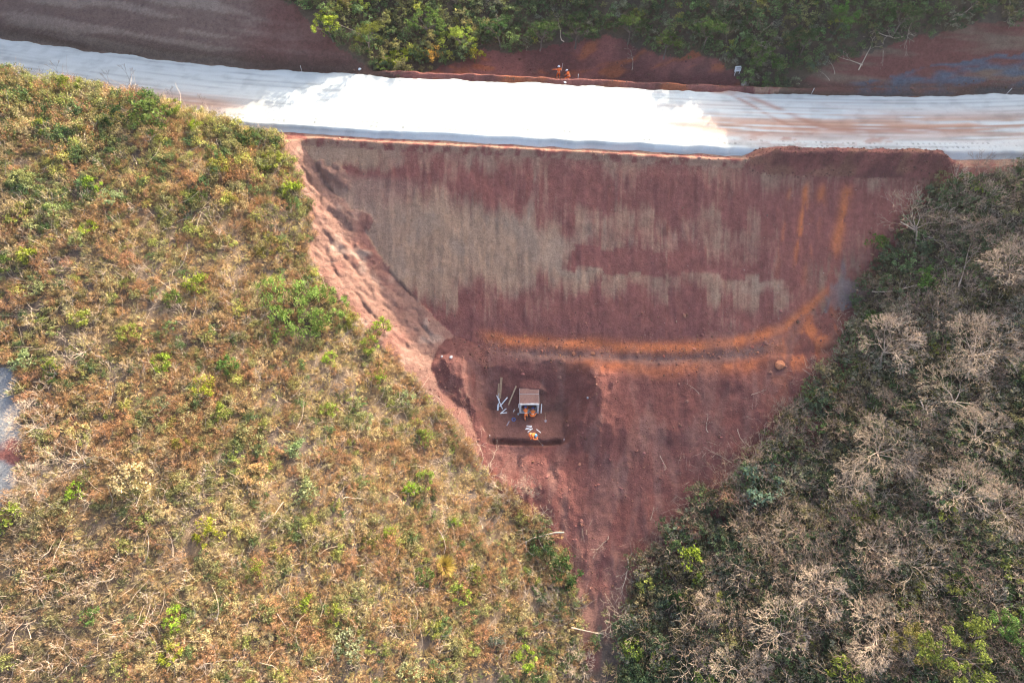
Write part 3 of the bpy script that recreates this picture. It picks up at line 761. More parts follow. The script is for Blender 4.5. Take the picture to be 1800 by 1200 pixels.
def build_left_scrub():
    rng = np.random.default_rng(11)
    dry = [scrub(rng, 0.6, 0.8, 17, 30, 0.036, 0.2, 0.07).mesh('dry_clump', [MAT_DRY, MAT_TWIG]) for _ in range(5)]
    gre = [scrub(rng, 0.55, 0.75, 13, 24, 0.058, 0.5, 0.085).mesh('green_clump', [MAT_LEAF, MAT_STEM]) for _ in range(4)]
    tus = [grass(rng).mesh('tussock', [MAT_DRY]) for _ in range(3)]
    X, Y, Z = scatter(-78, 12, -14, 66, 0.60, rng, on_left)
    n = len(X)
    g1 = fbm(X / 6, Y / 6, 3, 301); g2 = fbm(X / 2.2, Y / 2.2, 3, 302); g3 = fbm(X / 9 + 4, Y / 9, 3, 303)
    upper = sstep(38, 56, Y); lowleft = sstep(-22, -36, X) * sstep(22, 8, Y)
    edge = sstep(0.50, 0.8, g2)
    gully = sstep(-3, 5, X) * sstep(24, 12, Y)
    gap = (fbm(X / 2.2, Y / 2.2, 4, 304) < 0.40) & (upper < .5)
    w = np.stack([2.0 * (1 - .5 * upper) * sstep(.34, .6, g1 + .08), 1.5 * sstep(.36, .62, fbm(X / 4 + 3, Y / 4, 3, 307)) + .25 + 0.6 * lowleft, 0.35 + 0.9 * edge + upper * .9 + gully, 0.13 + upper * 1.5 * sstep(.32, .55, g3) + 1.2 * gully + .5 * sstep(.6, .75, g2), 0.16 + .3 * upper * sstep(.45, .6, g2)], 1)
    tint, k = pick_tint(rng, n, w, [RUST, STRAW, OLIVE, GREEN, YGREEN])
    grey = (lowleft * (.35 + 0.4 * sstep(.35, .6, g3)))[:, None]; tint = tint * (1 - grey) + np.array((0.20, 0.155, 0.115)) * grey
    idx = np.where(k <= 1, rng.integers(0, 5, n), 5 + rng.integers(0, 4, n))
    tuft = (k == 1) & (rng.uniform(size=n) < 0.35 + .4 * lowleft); idx = np.where(tuft, 9 + rng.integers(0, 3, n), idx)
    scl = rng.uniform(0.45, 1.15, n) * np.where(k == 2, 1.05, 1.0) * (1 + .35 * upper) * (.65 + .8 * fbm(X / 3.3 + 8, Y / 3.3, 3, 306))
    keep = ~(gap & (rng.uniform(size=n) < 0.75))
    s = lambda a: a[keep]
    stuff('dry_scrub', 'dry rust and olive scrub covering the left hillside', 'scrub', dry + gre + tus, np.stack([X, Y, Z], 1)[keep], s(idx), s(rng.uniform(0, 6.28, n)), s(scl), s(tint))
    # bleached twigs and fallen sticks among it
    tw = [twiggy(rng, 0.42, 2, 0.016, (2, 3), 0.8, 3).mesh('twigs', [MAT_PALE]) for _ in range(4)] + [fallen(rng, 5, 1.6).mesh('sticks', [MAT_PALE]) for _ in range(3)] + [twiggy(rng, 0.5, 2, 0.014, (2, 2), 0.6, 2, 0.2).mesh('dark_twigs', [MAT_BARK]) for _ in range(2)]
    X, Y, Z = scatter(-78, 12, -14, 66, 1.0, rng, on_left); n = len(X)
    kp = rng.uniform(size=n) < 0.45 + 0.4 * sstep(.45, .6, fbm(X / 5, Y / 5, 3, 305)) + .3 * sstep(-22, -36, X) * sstep(22, 8, Y)
    X, Y, Z = X[kp], Y[kp], Z[kp]; n = len(X)
    stuff('dead_twigs', 'bleached dead twigs scattered through the left hillside scrub', 'twigs', tw, np.stack([X, Y, Z], 1), rng.integers(0, 9, n), rng.uniform(0, 6.28, n), rng.uniform(0.85, 1.9, n), np.ones((n, 3)))
build_left_scrub()

def build_dry_grass():
    rng = np.random.default_rng(14)
    pr = [grass(rng, 40, 0.38, 0.28).mesh('tuft', [MAT_DRY]) for _ in range(4)] + [grass(rng, 30, 0.22, 0.34).mesh('low_tuft', [MAT_DRY]) for _ in range(3)]
    X, Y, Z = scatter(-70, 14, -12, 64, 0.47, rng, lambda x, y, d: (d < -SHOULDER_NEAR + .4) & (x < 12) & ~bare(x, y) & ~track(x, y)); n = len(X)
    g1 = fbm(X / 5, Y / 5, 3, 341); g2 = fbm(X / 2.5, Y / 2.5, 3, 342)
    w = np.stack([.6 + sstep(.4, .65, g1), .5 + .8 * sstep(.4, .6, g2), .35 + .6 * sstep(.55, .4, g1), .45 + 0 * g1], 1)
    tint, k = pick_tint(rng, n, w, [np.array((.46, .345, .17)), np.array((.37, .245, .12)), np.array((.29, .27, .11)), np.array((.23, .185, .125))], .25)
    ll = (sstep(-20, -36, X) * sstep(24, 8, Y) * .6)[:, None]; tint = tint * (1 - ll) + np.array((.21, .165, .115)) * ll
    kp = rng.uniform(size=n) < .35 + .75 * sstep(.35, .6, fbm(X / 1.8, Y / 1.8, 3, 343)); s = lambda a: a[kp]
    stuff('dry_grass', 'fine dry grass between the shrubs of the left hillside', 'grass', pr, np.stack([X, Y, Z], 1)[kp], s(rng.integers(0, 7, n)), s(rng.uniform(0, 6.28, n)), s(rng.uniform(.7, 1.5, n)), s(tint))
build_dry_grass()

def build_right_understory():
    rng = np.random.default_rng(12)
    bush = [leafy(rng, 0.95, 1.3, 15, 24, 0.085).mesh('bush', [MAT_LEAF, MAT_STEM]) for _ in range(5)]
    low = [scrub(rng, 0.65, 0.7, 13, 20, 0.075, 0.5, 0.1).mesh('low_bush', [MAT_LEAF, MAT_STEM]) for _ in range(4)]
    X, Y, Z = scatter(4, 82, -14, 58, 0.78, rng, on_right); n = len(X)
    g1 = fbm(X / 5, Y / 5, 3, 311); g2 = fbm(X / 2, Y / 2, 3, 312)
    br = sstep(18, 4, Y) * sstep(30, 50, X)
    w = np.stack([1.1 + 0 * g1, 0.8 * sstep(.3, .6, g1), 0.8 + .6 * sstep(.5, .7, g2), 0.10 + 0.35 * br + .25 * sstep(.6, .75, g2) * sstep(30, 12, Y), 0.35 + .4 * sstep(.5, .7, g1)], 1)
    tint, k = pick_tint(rng, n, w, [DKGREEN, GREEN, np.array((0.19, 0.165, 0.095)), np.array((0.26, 0.28, 0.075)), GREYG * 1.1])
    idx = np.where(rng.uniform(size=n) < 0.55, rng.integers(0, 5, n), 5 + rng.integers(0, 4, n))
    stuff('understory', 'dark green undergrowth covering the right hillside', 'undergrowth', bush + low, np.stack([X, Y, Z], 1), idx, rng.uniform(0, 6.28, n), rng.uniform(0.6, 1.35, n), tint)
    tw = [twiggy(rng, 0.55, 4, 0.014, (2, 3), 0.6, 3).mesh('twigs', [MAT_TWIG]) for _ in range(4)] + [twiggy(rng, 0.6, 3, 0.014, (2, 3), 0.7, 3).mesh('pale_twigs', [MAT_PALE]) for _ in range(2)]
    X, Y, Z = scatter(4, 82, -14, 58, 1.0, rng, on_right); n = len(X)
    kp = rng.uniform(size=n) < 0.4 + 0.5 * sstep(.42, .6, fbm(X / 6, Y / 6, 3, 313)); X, Y, Z = X[kp], Y[kp], Z[kp]; n = len(X)
    stuff('dry_brush', 'grey leafless brush tangled through the right hillside', 'brush', tw, np.stack([X, Y, Z], 1), rng.integers(0, 6, n), rng.uniform(0, 6.28, n), rng.uniform(0.8, 1.7, n), np.ones((n, 3)))
build_right_understory()

def build_back_growth():
    rng = np.random.default_rng(13)
    bush = [leafy(rng, 0.9, 1.7, 16, 24, 0.085, 0.15).mesh('bush', [MAT_LEAF, MAT_STEM]) for _ in range(5)]
    low = [scrub(rng, 0.6, 1.1, 13, 20, 0.07, 0.4, 0.1).mesh('low_bush', [MAT_LEAF, MAT_STEM]) for _ in range(4)]
    X, Y, Z = scatter(-90, 90, 62, 100, 0.85, rng, on_back); n = len(X)
    g1 = fbm(X / 5, Y / 5, 3, 321); left = 1 - sstep(-8, 0, X)
    w = np.stack([1.2 - .6 * left, 0.9 + 0 * g1, 0.35 + 1.2 * left, 0.12 + .6 * left * sstep(.4, .6, g1), 0.5 * (1 - left)], 1)
    tint, k = pick_tint(rng, n, w, [DKGREEN, GREEN * 1.15, OLIVE, np.array((0.30, 0.31, 0.08)), GREYG])
    idx = np.where(rng.uniform(size=n) < 0.6, rng.integers(0, 5, n), 5 + rng.integers(0, 4, n))
    stuff('hillside_growth', 'tangled green growth on the slope beyond the road', 'undergrowth', bush + low, np.stack([X, Y, Z], 1), idx, rng.uniform(0, 6.28, n), rng.uniform(0.6, 1.25, n), tint)
build_back_growth()

# surveyed plants: kind, x, y, size (m), colour, label
PLANTS = [
 ('shrub', -41.9, 54.6, 2.4, 'yg', 'yellow-green shrub on the left hill crest nearest the photo corner'),
 ('shrub', -35.48, 54.36, 2.6, 'green', 'green shrub on the hill crest, under the bare saplings by the road'),
 ('shrub', -34.18, 52.1, 3.8, 'green', 'large green bush below the crest of the left hill'),
 ('shrub', -32.97, 54.37, 2.2, 'yg', 'light green shrub on the crest, right of the large green bush'),
 ('shrub', -30.65, 52.91, 1.6, 'bright', 'small vivid green shrub just below the road edge crest'),
 ('shrub', -36.89, 51.61, 2.6, 'dark', 'dark green bush left of the large green bush'),
 ('shrub', -26.32, 53.33, 2.4, 'dark', 'dark green shrub near where the hill meets the road'),
 ('shrub', -28.16, 49.24, 2.6, 'yg', 'yellow-green shrub downhill of the dark shrub near the road'),
 ('shrub', -24.19, 51.75, 2.6, 'yg', 'yellow-green shrub at the top of the bare soil strip'),
 ('shrub', -22.49, 49.83, 2.4, 'bright', 'bright yellow-green shrub on the edge of the bare soil strip'),
 ('shrub', -37.6, 44.25, 1.8, 'bright', 'bright yellow-green shrub in rust scrub, upper left hillside'),
 ('shrub', -35.8, 43.26, 1.9, 'pale', 'pale green shrub beside the bright one on the upper left hillside'),
 ('shrub', -43.34, 43.92, 2.0, 'pale', 'pale green shrub near the left photo edge, upper hillside'),
 ('shrub', -42.77, 40.54, 1.8, 'yg', 'yellow-green shrub near the left photo edge, below the pale one'),
 ('shrub', -40.08, 41.11, 2.0, 'pale', 'pale green shrub in rust scrub a few metres from the left edge'),
 ('shrub', -42.87, 49.6, 1.8, 'yg', 'yellow-green shrub on the far upper left hillside'),
 ('shrub', -29.41, 45.18, 2.0, 'dark', 'dark green shrub in the middle of the upper left hillside'),
 ('shrub', -27.0, 45.97, 1.6, 'yg', 'small yellow-green shrub right of the dark mid-hillside shrub'),
 ('shrub', -37.03, 40.12, 1.6, 'bright', 'bright yellow shrub below the pale and bright pair'),
 ('shrub', -41.27, 37.15, 1.8, 'bright', 'bright yellow-green shrub close to the left photo edge'),
 ('shrub', -42.83, 36.15, 1.8, 'green', 'green shrub cut off by the left photo edge'),
 ('shrub', -37.68, 38.88, 1.6, 'pale', 'light green shrub above the spiky grey-green one'),
 ('spiky_shrub', -39.86, 34.16, 2.2, 'pale', 'pale grey-green spiky shrub on the left hillside'),
 ('shrub', -23.13, 42.17, 2.8, 'olive', 'dark yellow-green upright shrub above the vine thicket'),
 ('shrub', -28.5, 36.97, 2.2, 'yg', 'straggling yellow-green shrub left of the vine thicket'),
 ('vine_thicket', -20.38, 36.66, 9.0, 'green', 'large lush green vine thicket spilling towards the bare strip'),
 ('shrub', -36.18, 31.97, 2.0, 'yg', 'tall yellow-green shrub above the fallen dark trunk'),
 ('shrub', -32.49, 31.3, 2.2, 'yg', 'low yellow-green shrub right of the fallen dark trunk'),
 ('shrub', -29.82, 29.33, 1.9, 'bright', 'round bright yellow-green shrub alone in rust scrub, mid hillside'),
 ('shrub', -39.77, 28.06, 2.0, 'pale', 'round pale grey-green shrub above the pale track'),
 ('shrub', -37.57, 27.99, 1.7, 'yg', 'yellow-green shrub right of the round pale one above the track'),
 ('shrub', -26.36, 27.66, 2.0, 'bright', 'bright yellow-green shrub downhill of the round lone one'),
 ('shrub', -24.77, 30.02, 2.0, 'green', 'green shrub uphill of two bright shrubs, mid hillside'),
 ('spiky_shrub', -29.23, 25.57, 1.8, 'pale', 'pale green spiky shrub in the middle of the left hillside'),
 ('shrub', -24.89, 25.68, 1.8, 'yg', 'yellow-green shrub below the bright pair, mid hillside'),
 ('shrub', -34.43, 22.51, 2.0, 'cream', 'pale yellow shrub among the bare trees by the track'),
 ('shrub', -17.03, 32.58, 1.6, 'bright', 'vivid green star-leaved shrub below the vine thicket'),
 ('shrub', -29.72, 35.02, 1.8, 'green', 'green shrub downhill left of the straggling yellow-green one'),
 ('shrub', -21.56, 23.49, 1.9, 'pale', 'left one of a pale green shrub pair on the lower hillside'),
 ('shrub', -18.97, 23.68, 2.0, 'pale', 'right one of a pale green shrub pair on the lower hillside'),
 ('shrub', -27.26, 22.59, 1.7, 'yg', 'yellow-green shrub under the pale spiky one'),
 ('shrub', -37.51, 27.02, 1.4, 'green', 'small green shrub just right of the pale track'),
 ('shrub', -12.9, 37.41, 2.0, 'bright', 'bright yellow-green shrub at the edge of the bare strip'),
 ('shrub', -13.82, 35.0, 2.0, 'yg', 'yellow-green shrub lower on the edge of the bare strip'),
 ('shrub', -15.56, 37.31, 1.8, 'yg', 'yellow-green shrub between vine thicket and bare strip'),
 ('shrub', -12.64, 31.72, 2.0, 'yg', 'yellow-green shrub above the spoil mound'),
 ('shrub', -10.16, 30.35, 1.9, 'pale', 'pale shrub at the scrub edge beside the spoil mound'),
 ('shrub', -16.79, 27.68, 1.8, 'yg', 'yellow-green shrub in rust scrub left of the spoil mound'),
 ('shrub', -13.67, 27.27, 2.0, 'pale', 'pale yellow-green shrub downhill of the spoil mound'),
 ('shrub', -8.39, 26.71, 2.0, 'yg', 'yellow-green shrub left of the excavation'),
 ('shrub', -24.04, 16.07, 2.6, 'yellow', 'mustard yellow shrub with dead twigs, lower left hillside'),
 ('shrub', -37.8, 15.75, 2.6, 'bright', 'bright green shrub below the pale track at the photo edge'),
 ('shrub', -29.79, 19.1, 3.2, 'cream', 'cream coloured dry shrub on the lower left hillside'),
 ('shrub', -21.38, 20.9, 2.2, 'cream', 'cream and green shrub right of the dry cream one'),
 ('shrub', -17.74, 20.02, 2.4, 'pale', 'pale green shrub over white twigs, lower hillside'),
 ('shrub', -20.32, 13.58, 2.0, 'yg', 'yellow-green shrub over a fan of dead grey branches'),
 ('shrub', -30.95, 9.5, 1.6, 'green', 'upright green sprig near the grey grass in the lower left'),
 ('shrub', -25.38, 9.65, 1.9, 'bright', 'bright yellow-green shrub in the lower left, above the bottom edge'),
 ('shrub', -25.16, 7.17, 1.7, 'yellow', 'yellow shrub below the bright one near the bottom edge'),
 ('shrub', -16.81, 11.32, 1.5, 'bright', 'small bright green shrub low on the left hillside'),
 ('shrub', -14.23, 10.73, 2.0, 'yg', 'yellow-green shrub above the round pale one'),
 ('shrub', -33.73, 18.19, 1.5, 'bright', 'small bright green shrub under the bare trees by the track'),
 ('shrub', -13.12, 8.43, 2.8, 'pale', 'round pale yellow-green shrub near the bottom edge'),
 ('shrub', -8.15, 22.59, 2.2, 'yg', 'yellow-green shrub midway down the scrub edge'),
 ('shrub', -9.32, 21.51, 1.6, 'bright', 'bright shrub left of the midway yellow-green one'),
 ('shrub', -5.46, 19.44, 1.3, 'bright', 'tiny bright shrub right of the midway pair'),
 ('grass_tussock', -6.17, 15.38, 2.2, 'gold', 'golden grass tussock low on the left hillside'),
 ('shrub', -7.68, 14.28, 1.9, 'green', 'green shrub left of the golden tussock'),
 ('shrub', -4.52, 13.06, 2.0, 'yg', 'yellow-green shrub below the golden tussock'),
 ('shrub', -10.65, 17.5, 1.4, 'bright', 'small bright yellow shrub on the central lower hillside'),
 ('shrub', -11.94, 16.6, 2.2, 'olive', 'olive shrub left of the small bright yellow one'),
 ('shrub', -6.78, 10.14, 1.7, 'yg', 'yellow-green shrub above the bottom edge, central hillside'),
 ('shrub', -8.38, 6.66, 2.4, 'pale', 'pale green shrub at the bottom edge'),
 ('shrub', 1.27, 8.46, 2.0, 'bright', 'vivid broad-leaved green shrub near the gully bottom'),
 ('shrub', -1.51, 9.89, 1.6, 'blue', 'small blue-green shrub left of the vivid broad-leaved one'),
 ('shrub', 4.68, 15.85, 3.4, 'dark', 'dark green shrub at the tip of the bare red ground'),
 ('shrub', 2.97, 18.14, 2.6, 'dark', 'dark green shrub under the long bleached trunk'),
 ('shrub', -3.33, 14.86, 2.0, 'olive', 'olive shrub between golden tussock and gully'),
 ('shrub', 23.51, 22.96, 4.2, 'blue', 'blue-green shrub at the edge of the red ground'),
 ('shrub', 28.66, 20.46, 1.2, 'bright', 'tiny vivid round-leaved green shrub among bare trees'),
 ('shrub', 16.61, 16.4, 3.6, 'bright', 'bright yellow-green vine-hung shrub right of the gully'),
 ('shrub', 31.07, 19.11, 3.2, 'olive', 'mossy yellow-green shrub below the tan dome tree'),
 ('shrub', 27.05, 6.7, 3.0, 'yg', 'green shrub at the bottom edge, right hillside'),
 ('shrub', 40.12, 13.25, 2.6, 'yg', 'yellow-green shrub cut by the right photo edge'),
 ('shrub', 36.67, 12.48, 2.4, 'green', 'green shrub above the large tree at lower right'),
 ('shrub', 18.81, 9.31, 2.6, 'cream', 'pale yellow sapling shrub at the bottom, right of the gully'),
 ('shrub', 17.04, 6.98, 2.6, 'yg', 'yellow-green shrub at the bottom edge right of the gully'),
 ('shrub', 10.96, 9.28, 2.4, 'yg', 'yellow-green sapling on the right bank of the gully track'),
 ('shrub', 13.52, 8.51, 2.2, 'yg', 'yellow-green shrub a step right of the gully sapling'),
 ('shrub', 15.35, 13.1, 2.2, 'green', 'green shrub under the vine-hung one right of the gully'),
 ('shrub', 30.82, 30.88, 1.9, 'yg', 'yellow-flecked shrub between the broad bare crowns'),
 ('shrub', 40.98, 40.47, 3.0, 'green', 'fresh green shrub on the upper right hillside'),
 ('shrub', 35.97, 38.03, 2.0, 'green', 'green shrub close to the right edge of the fill'),
 ('shrub', 46.1, 48.72, 1.6, 'bright', 'small yellow-flowered shrub by the road end'),
 ('shrub', 38.13, 26.95, 2.2, 'green', 'green shrub in the dark gap between bare crowns'),
 ('shrub', 37.01, 45.09, 2.6, 'green', 'green shrub beside the upper right of the fill'),
 ('bare_tree', 35.73, 32.83, 5.0, '', 'broad pale leafless tree nearest the bench on the right'),
 ('bare_tree', 33.38, 23.77, 5.2, '', 'dense pale leafless tree, brightest on the right hillside'),
 ('bare_tree', 41.92, 31.25, 5.0, '', 'tan leafless tree near the right photo edge, upper one'),
 ('bare_tree', 40.42, 27.39, 5.0, '', 'leafless tree near the right edge, below the upper tan one'),
 ('bare_tree', 37.86, 27.93, 4.4, '', 'tan leafless tree between the two broad pale crowns'),
 ('bare_tree', 40.8, 44.6, 5.2, '', 'dry tan crowned tree beside the top right of the fill'),
 ('bare_tree', 29.58, 21.6, 4.6, '', 'round tan dome of a leafless tree on the lower right hillside'),
 ('bare_tree', 37.35, 19.86, 5.0, '', 'leafless tree with long bare limbs right of the dense pale one'),
 ('bare_tree', 40.0, 18.14, 4.6, '', 'pale leafless tree cut by the right edge, lower hillside'),
 ('bare_tree', 24.71, 17.96, 4.4, '', 'tan-green leafless tree left of the mossy shrub'),
 ('bare_tree', 24.52, 13.8, 4.4, '', 'leafless tree below the tan-green one'),
 ('bare_tree', 32.61, 15.02, 5.0, '', 'sparse wide leafless tree in the dark lower right'),
 ('bare_tree', 26.1, 11.69, 4.2, '', 'greyish leafless tree in the lower middle of the right hillside'),
 ('bare_tree', 17.82, 12.76, 2.8, '', 'small silvery leafless tree right of the gully'),
 ('bare_tree', 19.48, 7.49, 3.8, '', 'white forked leafless tree at the bottom right of the gully'),
 ('bare_tree', 23.37, 9.74, 4.2, '', 'leafless tree with pale arching limbs near the bottom edge'),
 ('bare_tree', 22.91, 16.94, 3.0, '', 'small yellowish leafless tree near the blue-green shrub'),
 ('bare_tree', 39.89, 36.38, 4.0, '', 'grey leafless tree above the broad pale one'),
 ('bare_tree', 40.82, 24.71, 4.4, '', 'yellow-lit leafless tree by the right edge, mid hillside'),
 ('bare_tree', 46.08, 39.59, 4.6, '', 'pale leafless tree at the right edge, upper hillside'),
 ('bare_tree', 29.32, 8.35, 4.2, '', 'leafless tree left of the large tree at lower right'),
 ('bare_tree', 30.19, 15.79, 3.6, '', 'leafless tree right of the tan-green one'),
 ('bare_tree', 25.29, 21.74, 3.0, '', 'small leafless tree behind the blue-green shrub'),
 ('bare_bush', 29.69, 31.08, 2.6, '', 'pale leafless bush beside the boulder on the bench'),
 ('bare_bush', 28.06, 29.73, 2.4, '', 'leafless bush at the soil edge below the boulder'),
 ('bare_bush', 24.77, 25.31, 3.0, '', 'bleached leafless bush at the right soil edge'),
 ('bare_bush', 20.4, 22.61, 3.6, 'rust', 'reddish-brown tangled leafless bush on the red ground edge'),
 ('bare_bush', 16.87, 19.84, 2.8, 'rust', 'brown leafless bush at the lower right soil edge'),
 ('bare_bush', -0.82, 22.79, 3.2, '', 'grey leafless bush at the left soil edge'),
 ('bare_bush', 1.65, 23.37, 2.4, '', 'pinkish round leafless bush at the left soil edge'),
 ('bare_bush', 5.92, 8.28, 3.0, '', 'leafless bush on the left bank of the gully track'),
 ('bare_bush', 3.15, 13.89, 2.4, '', 'leafless bush left of the gully track'),
 ('bare_bush', -23.8, 45.77, 2.6, '', 'dark dead bush on the upper left hillside'),
 ('bare_tree', -36.73, 23.03, 4.0, '', 'spreading leafless tree over the pale track'),
 ('bare_tree', -33.65, 20.35, 3.6, '', 'leafless tree below the track tree, arching to the right'),
 ('bare_tree', -35.48, 29.5, 3.2, '', 'leafless tree with dark leaning trunk, left hillside'),
 ('bare_tree', -36.17, 17.44, 3.2, '', 'leafless tree at the lower end of the pale track'),
 ('bare_sapling', -50.89, 66.14, 2.8, '', 'bare sapling standing against the road, far left'),
 ('bare_sapling', -44.46, 64.45, 2.4, '', 'thin bare sapling against the road, second from the left'),
 ('bare_sapling', -42.78, 64.5, 3.2, '', 'tallest bare sapling against the road on the hill crest'),
 ('bare_sapling', -36.94, 61.91, 2.2, '', 'bare sapling against the road, fourth from the left'),
 ('bare_sapling', -33.41, 60.92, 2.0, '', 'bare sapling against the road near the sunlit part'),
 ('bare_sapling', -30.99, 59.76, 1.8, '', 'short bare sapling on the crest where the road comes clear'),
 ('dead_branch', -30.61, 11.42, 2.6, '', 'bleached forked branch on grey grass, lower left'),
 ('dead_branch', -14.96, 16.76, 2.8, '', 'crooked white branch on the lower left hillside'),
 ('dead_branch', -19.86, 17.91, 2.4, '', 'white twiggy branch below the pale shrub'),
 ('dead_branch', -17.66, 9.17, 3.0, '', 'long curved white branch near the bottom, left hillside'),
 ('dead_branch', -22.25, 6.96, 2.6, '', 'forked white branch at the bottom edge, left hillside'),
 ('dead_branch', -13.79, 20.49, 2.4, '', 'straight pale stick in the middle of the left hillside'),
 ('dead_branch', 1.64, 18.94, 6.5, '', 'long bleached trunk lying across the scrub by the red ground'),
 ('dead_branch', 3.89, 16.81, 3.0, '', 'tangled bleached branch below the long trunk'),
 ('dead_branch', 7.37, 10.57, 4.0, '', 'fallen forked branch beside the gully track'),
 ('dead_branch', 11.02, 15.57, 3.6, '', 'twisted white branch at the tip of the red ground'),
 ('dead_branch', 8.96, 18.03, 2.2, '', 'loose pale branch on the red soil near its tip'),
 ('dead_branch', 38.16, 40.08, 4.2, '', 'white fallen branch beside the right edge of the fill'),
 ('dead_branch', 44.14, 41.26, 5.0, '', 'long grey fallen trunk on the upper right hillside'),
 ('dead_branch', 40.74, 45.34, 4.0, '', 'leaning grey trunk below the dry tan tree'),
 ('dead_branch', 37.48, 26.56, 4.0, '', 'dark bent trunk right of the dense pale tree'),
 ('dead_branch', -35.8, 29.51, 3.2, 'dark', 'dark fallen trunk on the left hillside'),
 ('dead_branch', 18.25, 32.48, 1.8, '', 'thin pale stick on the spoil below the bench'),
 ('dead_branch', 14.81, 25.44, 1.6, '', 'pale stick on the red spoil slope'),
 ('dead_branch', 20.43, 25.84, 2.0, '', 'bent pale stick on the right of the spoil slope'),
 ('dead_branch', 19.14, 28.97, 1.8, '', 'pale branch on the spoil right of the excavation'),
 ('dead_branch', -2.26, 26.48, 2.2, '', 'grey branch lying on soil left below the trench'),
 ('dead_branch', 22.2, 27.38, 2.0, '', 'pale root at the right edge of the spoil slope'),
 ('dead_branch', 13.73, 21.04, 1.8, '', 'thin pale stick low on the red spoil'),
 ('dead_branch', 24.37, 31.44, 1.6, '', 'thin twig on the spoil under the boulder'),
 ('shrub', -12.86, 68.92, 2.6, 'bright', 'bright yellow-green shrub beyond the road, below the sunlit trees'),
 ('shrub', -14.49, 68.35, 1.6, 'bright', 'smaller bright shrub beyond the road, left of the larger'),
 ('shrub', -4.24, 70.26, 2.4, 'yellow', 'golden yellow shrub beyond the road at the edge of red soil'),
 ('shrub', -9.19, 69.95, 2.4, 'gold', 'golden dry shrub beyond the road between two bright ones'),
 ('shrub', 29.3, 66.25, 1.6, 'green', 'round green shrub beyond the road, right of the signboard'),
 ('shrub', 28.38, 64.26, 1.6, 'green', 'low green shrub beside the far road edge'),
 ('shrub', 33.2, 65.64, 1.5, 'blue', 'blue-green shrub below the brush pile beyond the road'),
 ('leafy_tree', -20.12, 69.41, 4.2, 'yg', 'sunlit yellow-green tree beside the left cut slope'),
 ('leafy_tree', -16.24, 68.7, 4.4, 'olive', 'olive tree beyond the road, second from the left cut'),
 ('leafy_tree', -9.94, 71.87, 4.6, 'green', 'green tree at the top edge above the bright shrubs'),
 ('leafy_tree', -5.81, 70.99, 4.4, 'yg', 'sunlit tree beyond the road, right of the green one'),
 ('leafy_tree', -1.3, 72.11, 4.4, 'dark', 'dark tree left of the shaded hollow beyond the road'),
 ('leafy_tree', 3.28, 72.59, 4.6, 'dark', 'dark vine-hung tree above the shaded hollow, left one'),
 ('leafy_tree', 7.55, 73.06, 4.8, 'dark', 'dark vine-hung tree above the shaded hollow, right one'),
 ('leafy_tree', 13.63, 72.46, 4.4, 'dark', 'dark tree above the two workers beyond the road'),
 ('leafy_tree', 17.56, 69.69, 4.0, 'green', 'green tree behind the red spoil beyond the road'),
 ('leafy_tree', 21.52, 69.12, 4.4, 'dark', 'dark tree above the signboard, left of the thin trunks'),
 ('leafy_tree', 27.11, 66.44, 4.0, 'green', 'green tree right of the thin trunks beyond the road'),
 ('leafy_tree', 31.73, 66.84, 4.2, 'dark', 'dark tree left of the brush pile'),
 ('leafy_tree', 34.93, 67.76, 4.2, 'green', 'green tree at the top edge above the brush pile'),
 ('leafy_tree', 41.28, 67.56, 4.2, 'dark', 'dark tree at the top edge near the right corner'),
 ('leafy_tree', 33.66, 7.2, 6.0, 'yg2', 'large yellow-green tree at lower right'),
 ('leafy_tree', 31.25, 8.46, 4.4, 'olive', 'olive tree left of the large one at lower right'),
 ('leafy_tree', 37.55, 8.7, 4.4, 'green', 'green tree cut by the right edge at lower right'),
 ('bare_sapling', 26.73, 68.09, 4.2, '', 'bare arching sapling on the shaded slope beyond the road'),
 ('bare_sapling', 23.51, 68.68, 4.0, '', 'tall thin bare trunk on the slope beyond the road, left'),
 ('bare_sapling', 24.31, 68.27, 3.4, '', 'thin bare trunk on the slope beyond the road, right'),
 ('dead_branch', 35.27, 65.62, 2.4, '', 'pale branch at the lower end of the brush pile on the right cut'),
 ('dead_branch', 36.99, 66.0, 3.2, '', 'branch low in the brush pile on the right cut'),
 ('dead_branch', 39.13, 66.45, 4.0, '', 'longest bleached trunk of the brush pile on the right cut'),
 ('dead_branch', 40.62, 66.99, 3.4, '', 'curled branch in the middle of the brush pile'),
 ('dead_branch', 43.27, 67.4, 3.0, '', 'branch at the upper end of the brush pile'),
 ('dead_branch', 34.48, 65.07, 2.0, '', 'loose branch below the brush pile'),
 ('dead_branch', 40.51, 66.04, 1.6, '', 'stick lying on the bare right cut'),
 ('dead_branch', 48.47, 68.51, 3.0, '', 'branch on the crest of the right cut, near the corner'),
 ('dead_branch', 53.4, 69.06, 3.0, '', 'branch on the crest at the right photo corner'),
 ('dead_branch', 5.09, 74.28, 3.6, '', 'pale leaning trunk in the dark growth above the hollow'),
 ('dead_branch', 14.38, 70.72, 2.4, '', 'pale sticks beside the spoil beyond the road'),
 ('dead_branch', -18.25, 70.16, 3.0, '', 'grey branch at the foot of the sunlit trees beyond the road'),
]
MAT_TANTWIG = wood_material('tan_twig', (0.45, 0.35, 0.25))
TINTS = dict(yg=(0.24, 0.27, 0.06), yg2=(0.17, 0.20, 0.05), bright=(0.27, 0.34, 0.05), green=(0.11, 0.17, 0.05), dark=(0.06, 0.095, 0.038), pale=(0.27, 0.30, 0.15), cream=(0.46, 0.37, 0.19), blue=(0.16, 0.20, 0.14), olive=(0.16, 0.165, 0.05), yellow=(0.36, 0.32, 0.05), gold=(0.42, 0.28, 0.09), rust=(0.3, 0.15, 0.08))

